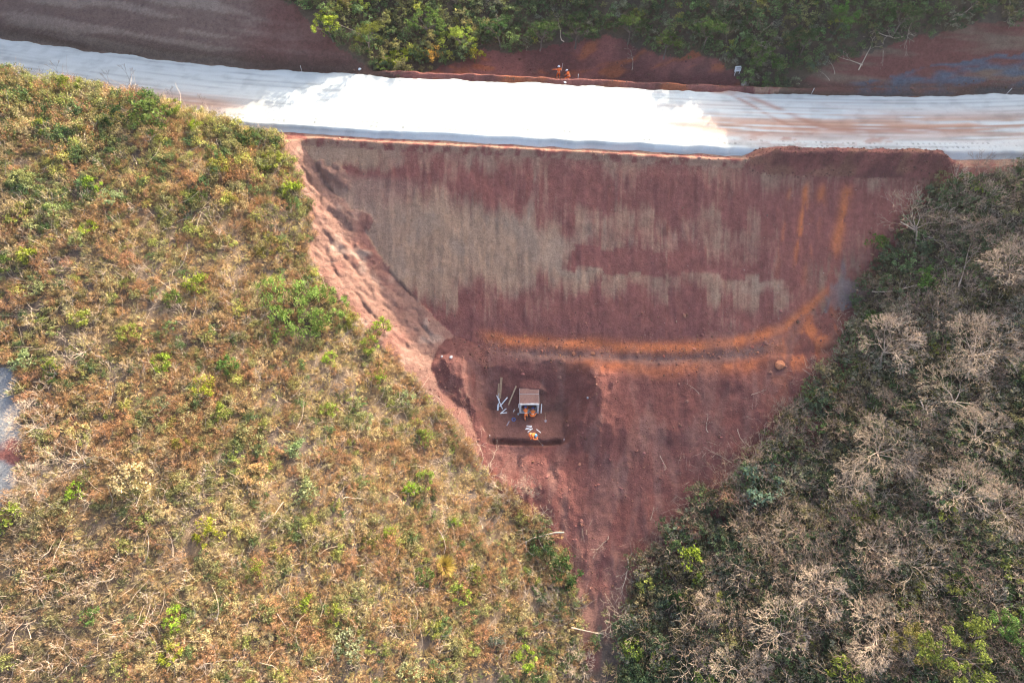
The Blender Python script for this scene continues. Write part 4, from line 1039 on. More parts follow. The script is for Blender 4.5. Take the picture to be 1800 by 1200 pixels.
def split_meshes(name_a, mats_a, name_b, mats_b, fn):
    A, B = Plant(), Plant(); fn(A, B)
    return A.mesh(name_a, mats_a), B.mesh(name_b, mats_b)

def proto_shrub(seed, n_l=16, nl=30, leaf=0.085):
    rng = np.random.default_rng(seed)
    def fn(A, B):                                  # unit width 1 m
        lumps = n_l; a = rng.uniform(0, 6.283, lumps); q = np.sqrt(rng.uniform(0, 1, lumps)); rr = 0.46 * q
        zz = 0.12 + 0.5 * np.sqrt(np.clip(1 - q ** 2 * .9, 0, 1)) * rng.uniform(0.5, 1.15, lumps)
        c0 = np.stack([rr * np.cos(a), rr * np.sin(a), zz], 1)
        A.add(tubes(np.stack([.04 * np.cos(a), .04 * np.sin(a), a * 0 - .06], 1), c0, np.full(lumps, .012), np.full(lumps, .004)), 1.0, 0)
        sz = rng.uniform(0.07, 0.17, lumps)
        c = c0[:, None] + unit(rng.normal(size=(lumps, nl, 3))) * (sz[:, None, None] * rng.uniform(.3, 1.25, (lumps, nl, 1))) * np.array([1, 1, .75])
        c = c.reshape(-1, 3); c[:, 2] = np.abs(c[:, 2]) + .02
        tone = np.repeat(rng.uniform(.65, 1.3, lumps), nl) * rng.uniform(.7, 1.3, lumps * nl)
        B.add(leaves(c, rng.uniform(.6, 1.3, len(c)) * leaf * .5, rng, .55, .5), tone, 0)
    return [('stem',) + (0,), ('foliage',) + (1,)], split_meshes('stem', [MAT_STEM], 'foliage', [MAT_LEAF], fn)

def proto_spiky(seed):
    rng = np.random.default_rng(seed)
    def fn(A, B):
        n = 14; a = rng.uniform(0, 6.283, n); q = np.sqrt(rng.uniform(.05, 1, n)); tip = np.stack([.5 * q * np.cos(a), .5 * q * np.sin(a), .25 + .4 * np.sqrt(1 - q * q * .8)], 1)
        base = tip * np.array([.1, .1, 0]); A.add(tubes(base - np.array([0, 0, .05]), tip, np.full(n, .012), np.full(n, .005)), 1., 0)
        t = rng.uniform(.25, 1.05, (n, 34, 1)); c = base[:, None] * (1 - t) + tip[:, None] * t + rng.normal(size=(n, 34, 3)) * .03
        B.add(leaves(c.reshape(-1, 3), rng.uniform(.03, .055, n * 34), rng, .3, .2), np.repeat(rng.uniform(.8, 1.2, n), 34) * rng.uniform(.75, 1.25, n * 34), 0)
    return None, split_meshes('stem', [MAT_STEM], 'foliage', [MAT_LEAF], fn)

def proto_thicket(seed):
    rng = np.random.default_rng(seed)
    def fn(A, B):
        n = 120; a = rng.uniform(0, 6.283, n); q = np.sqrt(rng.uniform(0, 1, n)) * (1 + .25 * np.sin(3 * a + 1)); rr = .44 * q
        zz = .03 + .24 * np.sqrt(np.clip(1 - (q / 1.25) ** 2, 0, 1)) * rng.uniform(.55, 1.1, n)
        c0 = np.stack([rr * np.cos(a), rr * np.sin(a) * .8, zz], 1)
        A.add(tubes(c0 * np.array([.6, .6, 0]), c0, np.full(n, .005), np.full(n, .0015)), 1., 0)
        # trailing shoots
        k = 12; b = rng.uniform(2.4, 4.6, k); e = np.stack([.62 * np.cos(b), .5 * np.sin(b), np.full(k, .03)], 1); s0 = e * .6
        t = rng.uniform(0, 1, (k, 26, 1)); sh = (s0[:, None] * (1 - t) + e[:, None] * t + rng.normal(size=(k, 26, 3)) * .014).reshape(-1, 3)
        c = (c0[:, None] + unit(rng.normal(size=(n, 46, 3))) * (rng.uniform(.025, .06, (n, 1, 1)) * rng.uniform(.3, 1.2, (n, 46, 1)))).reshape(-1, 3); c = np.concatenate([c, sh]); c[:, 2] = np.abs(c[:, 2]) + .005
        tone = np.concatenate([np.repeat(rng.uniform(.6, 1.45, n), 46), np.full(len(sh), 1.6)]) * rng.uniform(.7, 1.3, len(c))
        B.add(leaves(c, rng.uniform(.006, .013, len(c)), rng, .6, .6), tone, 0)
    return None, split_meshes('stem', [MAT_STEM], 'foliage', [MAT_LEAF], fn)

def proto_tussock(seed):
    rng = np.random.default_rng(seed)
    def fn(A, B):
        n = 420; a = rng.uniform(0, 6.283, n); q = np.sqrt(rng.uniform(0, 1, n)); b = np.stack([.15 * q * np.cos(a), .15 * q * np.sin(a), q * 0 - .02], 1)
        t = np.stack([.5 * q * np.cos(a), .5 * q * np.sin(a), .25 + .35 * rng.uniform(.4, 1.1, n) * (1.1 - .6 * q)], 1); w = np.stack([-np.sin(a), np.cos(a), a * 0], 1) * .008; m = (b + t) / 2 + np.array([0, 0, .09])
        V = np.stack([b, m + w, t, m - w], 1).reshape(-1, 3); B.add((V, np.arange(4 * n).reshape(n, 4)), rng.uniform(.7, 1.3, n), 0)
        A.add(tubes(b[:20], m[:20], np.full(20, .006), np.full(20, .004)), 1., 0)
    return None, split_meshes('stem', [MAT_TWIG], 'foliage', [MAT_DRY], fn)

def proto_bare_tree(seed, dense=1.0, lean=0.25, wide=0.75):
    rng = np.random.default_rng(seed)
    def fn(A, B):                                   # unit height ~1
        d = unit(np.array([rng.normal() * lean, rng.normal() * lean, 1.0]))
        T0 = []; p = np.array([0, 0, -.04])
        for k in range(4):
            d2 = unit(d + rng.normal(size=3) * .16); q = p + d2 * .105; T0.append((p, q, .020 - .003 * k, .017 - .003 * k)); p = q
        A.add(tubes(*[np.array([s[i] for s in T0]) for i in range(4)], 6), 1., 0)
        nl = 6 if dense >= 1 else 5
        for k in range(nl):
            a = 6.283 * k / nl + rng.normal() * .3
            dd = unit(np.array([math.cos(a) * wide, math.sin(a) * wide, rng.uniform(.45, .95)]))
            p0, p1, r0, r1, lv, tips = branches(rng, p - d * rng.uniform(0, .08), dd, .19, .0085, 6, (2, 3) if dense >= 1 else (2, 2), .5, .765, .012, .12, 2, 0., .0014)
            big = lv <= 1
            A.add(tubes(p0[big], p1[big], r0[big], r1[big], 5), 1., 0)
            B.add(tubes(p0[~big], p1[~big], r0[~big], r1[~big], 3), 1., 0)
    return None, split_meshes('trunk', [MAT_PALE], 'crown', [MAT_TANTWIG], fn)

def proto_bare_bush(seed):
    rng = np.random.default_rng(seed)
    def fn(A, B):
        for k in range(6):
            a = 6.283 * k / 6 + rng.normal() * .3; dd = unit(np.array([math.cos(a) * .7, math.sin(a) * .7, rng.uniform(.4, 1.)]))
            p0, p1, r0, r1, lv, tips = branches(rng, (0, 0, -.03), dd, .19, .009, 5, (2, 3), .55, .75, .03, .16, 2, 0., .0022)
            big = lv <= 0
            A.add(tubes(p0[big], p1[big], r0[big], r1[big], 4), 1., 0); B.add(tubes(p0[~big], p1[~big], r0[~big], r1[~big], 3), 1., 0)
    return None, split_meshes('stem', [MAT_TWIG], 'crown', [MAT_TANTWIG], fn)

def proto_sapling(seed):
    rng = np.random.default_rng(seed)
    def fn(A, B):
        p0, p1, r0, r1, lv, tips = branches(rng, (0, 0, -.03), (rng.normal() * .15, rng.normal() * .15, 1), .34, .014, 4, (2, 2), .42, .72, .1, .12, 3, 0., .004)
        big = lv <= 1
        A.add(tubes(p0[big], p1[big], r0[big], r1[big], 5), 1., 0); B.add(tubes(p0[~big], p1[~big], r0[~big], r1[~big], 3), 1., 0)
    return None, split_meshes('trunk', [MAT_BARK], 'crown', [MAT_TWIG], fn)

def proto_dead(seed, straight=0.16):
    rng = np.random.default_rng(seed); out = []          # lies along +x, unit length
    p = np.array([-.5, 0, .03]); d = np.array([1., 0, .03]); S = []; r = .016; side = []
    for k in range(9):
        d = unit(d + rng.normal(size=3) * np.array([.1, straight, .06])); q = p + d * .112; q[2] = np.clip(q[2], .015, .13); S.append((p, q, r, r * .88)); r *= .88
        if k > 2 and rng.uniform() < .75: side.append((q, d, r))
        p = q
    A = Plant(); A.add(tubes(*[np.array([s[i] for s in S]) for i in range(4)], 5), 1., 0); out.append(('limb', A.mesh('limb', [MAT_PALE])))
    for q, d, r in side:
        s = rng.choice([-1, 1]); dd = unit(d + np.array([0, s * rng.uniform(.6, 1.2), rng.uniform(-.02, .35)]))
        p0, p1, r0, r1, lv, tips = branches(rng, q, dd, .13, r * .7, 2, (2, 2), .6, .75, 0, .18, 2, 0., .0028)
        p0[:, 2] = np.maximum(p0[:, 2], .008); p1[:, 2] = np.maximum(p1[:, 2], .008)
        B = Plant(); B.add(tubes(p0, p1, r0, r1, 3), 1., 0); out.append(('side_branch', B.mesh('side_branch', [MAT_PALE])))
    return out

def proto_leafy_tree(seed, lumps=60, nl=46):
    rng = np.random.default_rng(seed)
    def fn(A, B):
        p = np.array([0, 0, -.04]); d = unit(np.array([rng.normal() * .12, rng.normal() * .12, 1.])); T = []
        for k in range(3):
            q = p + unit(d + rng.normal(size=3) * .1) * .14; T.append((p, q, .026 - .004 * k, .022 - .004 * k)); p = q
        A.add(tubes(*[np.array([s[i] for s in T]) for i in range(4)], 6), 1., 0)
        tips = []
        for k in range(5):
            a = 6.283 * k / 5 + rng.normal() * .3
            p0, p1, r0, r1, lv, tp = branches(rng, p, unit(np.array([math.cos(a) * .7, math.sin(a) * .7, rng.uniform(.5, 1.1)])), .2, .012, 2, (2, 3), .6, .76, .04, .15, 2, 0, .004)
            A.add(tubes(p0, p1, r0, r1, 4), 1., 0); tips.append(tp)
        tips = np.concatenate(tips); c0 = tips[rng.integers(0, len(tips), lumps)] + rng.normal(size=(lumps, 3)) * .05
        sz = rng.uniform(.03, .085, lumps)
        c = (c0[:, None] + unit(rng.normal(size=(lumps, nl, 3))) * (sz[:, None, None] * rng.uniform(.3, 1.2, (lumps, nl, 1))) * np.array([1, 1, .7])).reshape(-1, 3)
        B.add(leaves(c, rng.uniform(.010, .022, len(c)), rng, .5, .5), np.repeat(rng.uniform(.6, 1.35, lumps), nl) * rng.uniform(.7, 1.3, len(c)), 0)
    return None, split_meshes('trunk', [MAT_BARK], 'crown', [MAT_LEAF], fn)

PROTOS = dict(
    shrub=[proto_shrub(400 + i, 14 + 2 * i)[1] for i in range(5)], spiky_shrub=[proto_spiky(420 + i)[1] for i in range(2)],
    vine_thicket=[proto_thicket(430)[1]], grass_tussock=[proto_tussock(440)[1]],
    bare_tree=[proto_bare_tree(450 + i, 1.0 if i < 4 else .5, .25, .8)[1] for i in range(6)],
    bare_bush=[proto_bare_bush(460 + i)[1] for i in range(3)], bare_sapling=[proto_sapling(470 + i)[1] for i in range(3)],
    dead_branch=[proto_dead(480 + i, .12 + .06 * i) for i in range(5)], leafy_tree=[proto_leafy_tree(490 + i)[1] for i in range(4)])
PART_NAMES = dict(shrub=('stem', 'foliage'), spiky_shrub=('stem', 'foliage'), vine_thicket=('stem', 'foliage'), grass_tussock=('stem', 'foliage'), bare_tree=('trunk', 'crown'), bare_bush=('stem', 'crown'), bare_sapling=('trunk', 'crown'), leafy_tree=('trunk', 'crown'))
CATS = dict(shrub='shrub', spiky_shrub='shrub', vine_thicket='thicket', grass_tussock='grass tussock', bare_tree='bare tree', bare_bush='bare bush', bare_sapling='sapling', dead_branch='branch', leafy_tree='tree')
GROUPS = dict(shrub='shrubs on the hillsides', spiky_shrub='spiky shrubs on the hillsides', bare_tree='leafless trees', bare_bush='leafless bushes', bare_sapling='bare saplings', dead_branch='fallen branches', leafy_tree='leafy trees')
MATCACHE = {}
def tinted_copy(me, mat, key):
    k = (me.name, key)
    if k not in MATCACHE:
        m = me.copy(); m.materials.clear(); m.materials.append(mat); MATCACHE[k] = m
    return MATCACHE[k]
MAT_RUSTWOOD = wood_material('rusty_twig', (0.30, 0.16, 0.10))

def build_plants():
    rng = np.random.default_rng(99)
    xs = np.array([p[1] for p in PLANTS]); ys = np.array([p[2] for p in PLANTS]); zs, _ = height(xs, ys)
    e = .6; gx = (height(xs + e, ys)[0] - height(xs - e, ys)[0]) / (2 * e); gy = (height(xs, ys + e)[0] - height(xs, ys - e)[0]) / (2 * e)
    openg = in_poly(xs, ys, CLEARED) | in_poly(xs, ys, CUT_RIGHT) | in_poly(xs, ys, UPSTREAM)
    for i, (kind, x, y, size, colour, label) in enumerate(PLANTS):
        if kind == 'dead_branch' and not openg[i]: zs[i] += .42 if x < 8 else .75       # rests on the scrub
        pr = PROTOS[kind][i % len(PROTOS[kind])]
        if kind != 'dead_branch': pr = list(zip(PART_NAMES[kind], pr))
        t = TINTS.get(colour, (.3, .24, .18)); t = tuple(c * rng.uniform(.88, 1.12) for c in t)
        if colour == 'rust' and kind == 'bare_bush': pr = [(n_, tinted_copy(m, MAT_RUSTWOOD, 'r')) for n_, m in pr]
        if colour == 'dark' and kind == 'dead_branch': pr = [(n_, tinted_copy(m, MAT_BARK, 'd')) for n_, m in pr]
        if kind == 'vine_thicket': t = (.17, .245, .065)
        root = empty(kind, (x, y, zs[i] - 0.02), rng.uniform(0, 6.283)); size *= {'bare_tree': rng.uniform(.85, 1.2)}.get(kind, 1.0); root.scale = (size * rng.uniform(.9, 1.1), size * rng.uniform(.9, 1.1), size * rng.uniform(.85, 1.1))
        if kind == 'vine_thicket': root.rotation_euler = (0, 0, .3)
        if kind in ('dead_branch', 'vine_thicket', 'grass_tussock'):         # lies on the slope
            n = Vector((-gx[i], -gy[i], 1)).normalized(); q = Vector((0, 0, 1)).rotation_difference(n) @ Euler((0, 0, root.rotation_euler.z)).to_quaternion()
            root.rotation_euler = q.to_euler()
        tag(root, label, CATS[kind], GROUPS.get(kind))
        for nm, me in pr:
            o = bpy.data.objects.new(nm, me); COL.objects.link(o); o.parent = root; o['tint'] = t
build_plants()

# ---------------------------------------------------------------- solid helpers
def flat_mat(name, col, rough=0.8, var=0.15, scale=8.0, dirt=None, dirt_amt=0.5, spec=0.3, metallic=0.0):
    t = NT(name)
    n = t.noise(scale, 4, 0.65); rgb = t.n('ShaderNodeRGB'); rgb.outputs[0].default_value = (*col, 1)
    c = t.mul(rgb.outputs[0], t.remap(n, 0.3, 0.7, 1 - var, 1 + var))
    if dirt is not None:
        m = t.noise(scale * 0.6, 5, 0.7, None, (1.3, 1.0, 0.8))
        c = t.mix(t.math('MULTIPLY', t.remap(m, 0.38, 0.62, 0, 1), dirt_amt), c, tuple(dirt))
    t.principled(c, rough, t.bump(t.noise(scale * 4, 3), 0.01, 0.5), metallic, spec)
    return t.m
DIRT = (0.20, 0.085, 0.06)
MAT_CONC = flat_mat('concrete', (0.50, 0.49, 0.46), .85, .12, 5, DIRT, .45)
MAT_PLANK = flat_mat('plank_wood', (0.33, 0.215, 0.125), .85, .25, 5, DIRT, .25)
MAT_PLANKPALE = flat_mat('pale_plank', (0.47, 0.33, 0.20), .85, .2, 5, DIRT, .2)
MAT_WHITE = flat_mat('white_painted_wood', (0.74, 0.73, 0.70), .7, .08, 6, DIRT, .18)
MAT_STEEL = flat_mat('rebar_steel', (0.26, 0.13, 0.09), .7, .2, 9)
MAT_GREYB = flat_mat('grey_board', (0.30, 0.27, 0.29), .8, .15, 6, DIRT, .3)
MAT_BLUE = flat_mat('blue_plastic', (0.10, 0.19, 0.42), .45, .1, 6, DIRT, .15)
MAT_ROCK = flat_mat('clod_rock', (0.23, 0.105, 0.075), .95, .25, 4)
MAT_ROCKO = flat_mat('orange_rock', (0.42, 0.17, 0.085), .95, .25, 3)
MAT_ROCKG = flat_mat('grey_rock', (0.27, 0.23, 0.19), .95, .25, 3)
MAT_PALEBAG = flat_mat('pale_bag', (0.24, 0.27, 0.30), .7, .2, 5, DIRT, .35)
MAT_PLASTICW = flat_mat('white_plastic', (0.72, 0.73, 0.72), .4, .08, 6, DIRT, .2)
MAT_INK = flat_mat('sign_ink', (0.05, 0.05, 0.06), .6)

def mesh_from_bm(name, bm, mats, smooth=False):
    me = bpy.data.meshes.new(name); bm.to_mesh(me); bm.free()
    for m in (mats if isinstance(mats, (list, tuple)) else [mats]): me.materials.append(m)
    if smooth: me.polygons.foreach_set('use_smooth', np.ones(len(me.polygons), bool))
    return me

def add_box(bm, sx, sy, sz, loc=(0, 0, 0), bev=0.0, rot=None):
    r = bmesh.ops.create_cube(bm, size=1.0)
    vs = r['verts']; bmesh.ops.scale(bm, vec=(sx, sy, sz), verts=vs)
    if bev > 0:
        ed = list({e for v in vs for e in v.link_edges}); g = bmesh.ops.bevel(bm, geom=ed, offset=bev, segments=1, affect='EDGES'); vs = list({v for f in g['faces'] for v in f.verts} | {v for v in vs if v.is_valid})
    if rot is not None: bmesh.ops.rotate(bm, verts=vs, cent=(0, 0, 0), matrix=rot)
    bmesh.ops.translate(bm, vec=loc, verts=vs)
    return vs

def board(name, a, b, w, th, mat, label, cat, group=None, lift=0.0, roll=0.0):
    """a sawn board lying from a to b"""
    a = Vector(a); b = Vector(b); d = b - a; L = d.length
    bm = bmesh.new(); add_box(bm, L, w, th, bev=min(w, th) * .12)
    # slight bow and end wear
    bmesh.ops.subdivide_edges(bm, edges=[e for e in bm.edges if abs((e.verts[0].co - e.verts[1].co).x) > L * .6], cuts=5)
    for v in bm.verts: v.co.z += 0.012 * L * (1 - (2 * v.co.x / L) ** 2) + 0.002 * math.sin(17 * v.co.x)
    o = link(name, mesh_from_bm(name, bm, mat))
    q = d.to_track_quat('X', 'Z'); o.rotation_mode = 'QUATERNION'; o.rotation_quaternion = q @ Quaternion((1, 0, 0), roll)
    o.location = (a + b) / 2 + Vector((0, 0, th / 2 + lift))
    tag(o, label, cat, group); return o

def rock(name, loc, size, mat, label, cat='rock', group=None, seed=0, squash=.7):
    rng = np.random.default_rng(seed); bm = bmesh.new(); bmesh.ops.create_icosphere(bm, subdivisions=3, radius=.5)
    pl = unit(rng.normal(size=(9, 3))); dd = rng.uniform(.30, .46, 9)
    for v in bm.verts:
        c = np.array(v.co)
        for n_, d_ in zip(pl, dd):
            s = c @ n_ - d_
            if s > 0: c = c - n_ * s * .9
        v.co = Vector(c * (1 + .05 * rng.normal())) * size; v.co.z *= squash
    o = link(name, mesh_from_bm(name, bm, mat)); o.location = (loc[0], loc[1], loc[2] + size * squash * .22); o.rotation_euler = (0, 0, rng.uniform(0, 6))
    tag(o, label, cat, group); return o

# ---------------------------------------------------------------- box culvert
def culvert():
    t = NT('dusty_culvert_concrete')
    tc = t.obj(); sep = t.n('ShaderNodeSeparateXYZ'); t.l(tc, sep.inputs[0])
    n = t.noise(2.2, 5, .7); n2 = t.noise(5.0, 3, .6, None, (6, 1, 1))
    rel = t.n('ShaderNodeAttribute', attribute_name='run'); top = t.math('GREATER_THAN', sep.outputs[2], 2.085); back = t.remap(t.math('ADD', rel.outputs['Fac'], t.math('MULTIPLY', n, .35)), 0.20, 0.34, 0, 1)
    stain = t.math('MULTIPLY', t.remap(n, .45, .65, 0, 1), .35)
    f = t.math('MAXIMUM', t.math('MULTIPLY', top, t.math('MULTIPLY', back, .96)), stain)
    rgb = t.n('ShaderNodeRGB'); rgb.outputs[0].default_value = (.56, .56, .54, 1); dr = t.n('ShaderNodeRGB'); dr.outputs[0].default_value = (.155, .078, .06, 1)
    c = t.mix(f, t.mul(rgb.outputs[0], t.remap(n, .3, .7, .9, 1.1)), t.mul(dr.outputs[0], t.remap(n2, .3, .7, .65, 1.4)))
    t.principled(c, .9, t.bump(t.noise(20, 3), .02, .5), spec=.2)
    root = empty('box_culvert', (1.75, 31.2, 0.0)); tag(root, 'concrete box culvert mouth with soil on its roof in the excavation', 'culvert')
    W, H, th, ch = 1.0, 2.1, .19, .22
    outer = [(-W, 0), (W, 0), (W, H), (-W, H)]
    oc = []
    for (x, z) in outer: oc.append((x, z))
    i0, i1, b0, b1 = -W + th, W - th, th, H - th
    inner = [(i0 + ch, b0), (i1 - ch, b0), (i1, b0 + ch), (i1, b1 - ch), (i1 - ch, b1), (i0 + ch, b1), (i0, b1 - ch), (i0, b0 + ch)]
    out8 = [(-W + .3, 0), (W - .3, 0), (W, .3), (W, H - .3), (W - .3, H), (-W + .3, H), (-W, H - .3), (-W, .3)]
    y = 0.0
    for k in range(3):
        L = 1.18; bm = bmesh.new(); rings = []
        full = []
        for j in range(8):
            full.append(out8[j])
        # outer ring with true corners: 12 points against 12 inner points
        O = [(-W, 0), (-W + .3, 0), (W - .3, 0), (W, 0), (W, .3), (W, H - .3), (W, H), (W - .3, H), (-W + .3, H), (-W, H), (-W, H - .3), (-W, .3)]
        I = [((i0 + ch / 2), b0 + ch / 2), inner[0], inner[1], (i1 - ch / 2, b0 + ch / 2), inner[2], inner[3], (i1 - ch / 2, b1 - ch / 2), inner[4], inner[5], (i0 + ch / 2, b1 - ch / 2), inner[6], inner[7]]
        e = .018
        v = {}
        for nm, ring, yy in (('of', O, 0), ('if', I, 0), ('ob', O, L - .02), ('ib', I, L - .02)):
            v[nm] = [bm.verts.new((x + random.uniform(-.004, .004), yy, z)) for x, z in ring]
        m = 12
        for j in range(m):
            j2 = (j + 1) % m
            bm.faces.new((v['of'][j], v['of'][j2], v['if'][j2], v['if'][j])); bm.faces.new((v['ob'][j2], v['ob'][j], v['ib'][j], v['ib'][j2]))
            bm.faces.new((v['of'][j2], v['of'][j], v['ob'][j], v['ob'][j2])); bm.faces.new((v['if'][j], v['if'][j2], v['ib'][j2], v['ib'][j]))
        bmesh.ops.recalc_face_normals(bm, faces=bm.faces)
        sharp = [ed for ed in bm.edges if len(ed.link_faces) == 2 and ed.calc_face_angle(0) > .8]
        bmesh.ops.bevel(bm, geom=sharp, offset=e, segments=2, affect='EDGES')
        me = mesh_from_bm('segment', bm, t.m); at = me.attributes.new('run', 'FLOAT', 'POINT'); at.data.foreach_set('value', np.array([v_.co.y + y for v_ in me.vertices], np.float32))
        o = link('segment', me, parent=root); o.location = (random.uniform(-.01, .01), y, 0); y += L
    for x in (-.62, .62):                             # lifting loops on the roof of the front unit
        bm = bmesh.new(); prev = None
        pts = [Vector((x, .45, 2.09)), Vector((x, .47, 2.2)), Vector((x, .55, 2.24)), Vector((x, .63, 2.2)), Vector((x, .65, 2.09))]
        V, F = tubes(np.array(pts[:-1]), np.array(pts[1:]), [.014] * 4, [.014] * 4, 6); bm.free()
        me = np_mesh('lifting_loop', V, F, True); link('lifting_loop', me, MAT_STEEL, root)
culvert()

# ---------------------------------------------------------------- timber and loose gear in the excavation
def up(p, dz=0.0): return (p[0], p[1], max(p[2], gz(p[0], p[1])) + dz)
B = lambda *a, **k: board(*a, **k)
B('plank', up((-1.08, 34.04, 1.91), .03), up((-1.26, 32.41, .21), .03), .24, .045, MAT_PLANK, 'wide brown plank leaning on the left bank of the excavation', 'plank', 'long planks')
B('plank', up((-1.36, 33.58, 1.36), .03), up((-1.46, 32.6, .55), .03), .12, .05, MAT_PLANK, 'narrow short brown plank against the wide one', 'plank', 'long planks')
B('plank', up((.43, 33.35, 1.96), .02), up((-.37, 31.94, .01), .03), .13, .05, MAT_PLANKPALE, 'long pale plank lying between timber pile and culvert', 'plank', 'long planks')
wl_ = [((-1.30, 32.82, .62), (-1.48, 31.53, .05), .17, 'widest white board of the pile by the brown planks'), ((-1.58, 32.63, .48), (-.98, 31.62, .06), .08, 'thin white board crossing the pile by the brown planks'),
       ((-.47, 32.49, .23), (-1.26, 31.8, .06), .11, 'white board slanting right from the pile by the brown planks'), ((-.59, 31.67, .02), (-1.18, 31.18, .04), .10, 'slanted white board at the foot of the timber pile'), ((-.51, 31.28, .02), (-1.22, 31.18, .04), .09, 'flat white board at the very bottom of the timber pile')]
for k, (a, b, w, l) in enumerate(wl_): B('white_board', up(a, .02), up(b, .02), w, .03, MAT_WHITE, l, 'board', 'white boards in the excavation', lift=.03 * (k % 3), roll=.15 * (k % 2))
B('white_board', up((.28, 31.65, 0)), up((.13, 31.39, 0)), .08, .03, MAT_WHITE, 'short white board left of the culvert mouth', 'board', 'white boards in the excavation')
B('white_board', up((.70, 32.01, 0)), up((.67, 31.70, 0)), .07, .03, MAT_WHITE, 'small white board against the left culvert wall', 'board', 'white boards in the excavation')
B('white_board', up((3.06, 31.98, 0)), up((3.0, 31.23, 0)), .10, .03, MAT_WHITE, 'white board lying along the right culvert wall', 'board', 'white boards in the excavation')
cl_ = [((1.48, 29.80, 0), (2.05, 29.77, 0), .10, 'uppermost white board of the stack behind the trench'), ((1.36, 29.44, 0), (2.05, 29.47, 0), .10, 'lowest horizontal white board of the stack behind the trench'), ((1.43, 29.52, 0), (2.02, 29.68, 0), .08, 'slanting middle white board of the stack behind the trench'),
       ((2.12, 29.5, 0), (1.60, 29.11, 0), .08, 'white board slanting down left under the stack behind the trench'), ((1.72, 29.05, 0), (1.73, 28.80, 0), .04, 'thin white peg nearest the bending worker'), ((2.49, 29.42, 0), (2.93, 29.02, 0), .08, 'single white board right of the stack behind the trench')]
for k, (a, b, w, l) in enumerate(cl_): B('white_board', up(a), up(b), w, .028, MAT_WHITE, l, 'board', 'white boards behind the trench', lift=(.03 if k in (2, 3) else 0.0))
B('grey_board', up((-.27, 30.33, 0)), up((-.54, 29.81, 0)), .10, .03, MAT_GREYB, 'grey board lying below the blue hose coil', 'board')
B('wooden_stick', up((.63, 31.72, 0)), up((.08, 31.2, 0)), .04, .04, MAT_PLANK, 'brown stick slanting beside the short white board', 'stick')

def tube_obj(name, pts, r, mat, label, cat, group=None, sides=8):
    P_ = np.array(pts, float); V, F = tubes(P_[:-1], P_[1:], np.full(len(P_) - 1, r), np.full(len(P_) - 1, r), sides)
    o = link(name, np_mesh(name, V, F, True), mat); tag(o, label, cat, group); return o
tube_obj('rebar', [up((-.51, 30.62, 0), .02), up((0, 30.72, 0), .035), up((.47, 30.82, 0), .02)], .016, MAT_STEEL, 'rusty steel bar beside the blue hose coil', 'bar')
def coil():
    pts = []
    for k in range(121):
        a = k * 6.283 / 20; r = .17 + .02 * math.sin(k * 1.7); pts.append((r * math.cos(a), r * math.sin(a), .03 + .010 * (k / 20) + .008 * math.sin(k)))
    V, F = tubes(np.array(pts[:-1]), np.array(pts[1:]), np.full(120, .020), np.full(120, .020), 6)
    o = link('hose_coil', np_mesh('hose_coil', V, F, True), MAT_BLUE); o.location = (.17, 30.5, gz(.17, 30.5)); tag(o, 'coil of blue hose on the excavation floor', 'hose')
coil()
def bucket(x, y, mat, label, r=.09, h=.2):
    root = empty('bucket', (x, y, gz(x, y))); tag(root, label, 'bucket')
    prof = [(0, .0), (r * .8, 0), (r, h), (r * 1.06, h + .005), (r * 1.06, h - .02), (r * .96, h - .02), (r * .76, .015), (0, .015)]
    n = 16; V = [(p * math.cos(6.283 * k / n), p * math.sin(6.283 * k / n), z) for p, z in prof for k in range(n)]
    F = [(j * n + k, j * n + (k + 1) % n, (j + 1) * n + (k + 1) % n, (j + 1) * n + k) for j in range(len(prof) - 1) for k in range(n)]
    link('body', np_mesh('body', np.array(V), np.array(F), True), mat, root)
    a = np.linspace(0, math.pi, 11); hp = np.stack([r * 1.03 * np.cos(a), .0 * a - .02 * np.sin(a), h - .02 + .0 * a + .08 * np.sin(a)], 1)
    V, F = tubes(hp[:-1], hp[1:], np.full(10, .005), np.full(10, .005), 5); link('handle', np_mesh('handle', V, F, True), MAT_STEEL, root)
bucket(.65, 31.05, MAT_PLASTICW, 'small white bucket by the left foot of the culvert')
def shovel(name, a, b, label, blade=True):
    """handle a -> b, blade at b"""
    a = Vector(a); b = Vector(b); d = b - a; L = d.length
    root = empty(name, tuple(a)); root.rotation_mode = 'QUATERNION'; root.rotation_quaternion = d.to_track_quat('X', 'Z'); tag(root, label, 'shovel')
    V, F = tubes(np.array([[0, 0, 0], [L * .5, 0, .004]]), np.array([[L * .5, 0, .004], [L, 0, 0]]), [.017, .016], [.016, .018], 8); link('shaft', np_mesh('shaft', V, F, True), MAT_PLANKPALE, root)
    pts = [(-.02, .11), (.10, .12), (.2, .09), (.27, 0)]
    V = []; 
    for x, w in pts: V += [(L + x, -w, .02 * (w / .12)), (L + x, 0, -.015), (L + x, w, .02 * (w / .12))]
    V += [(v[0], v[1], v[2] + .006) for v in V]; F = []
    for j in range(3):
        for k in range(2):
            q = j * 3 + k; F.append((q, q + 1, q + 4, q + 3)); F.append((q + 12, q + 15, q + 16, q + 13))
    link('blade', np_mesh('blade', np.array(V), np.array(F)), MAT_GREYB, root)
shovel('shovel', up((3.41, 31.30, 0), .04), up((3.45, 30.45, 0), .03), 'grey shovel lying right of the culvert mouth')

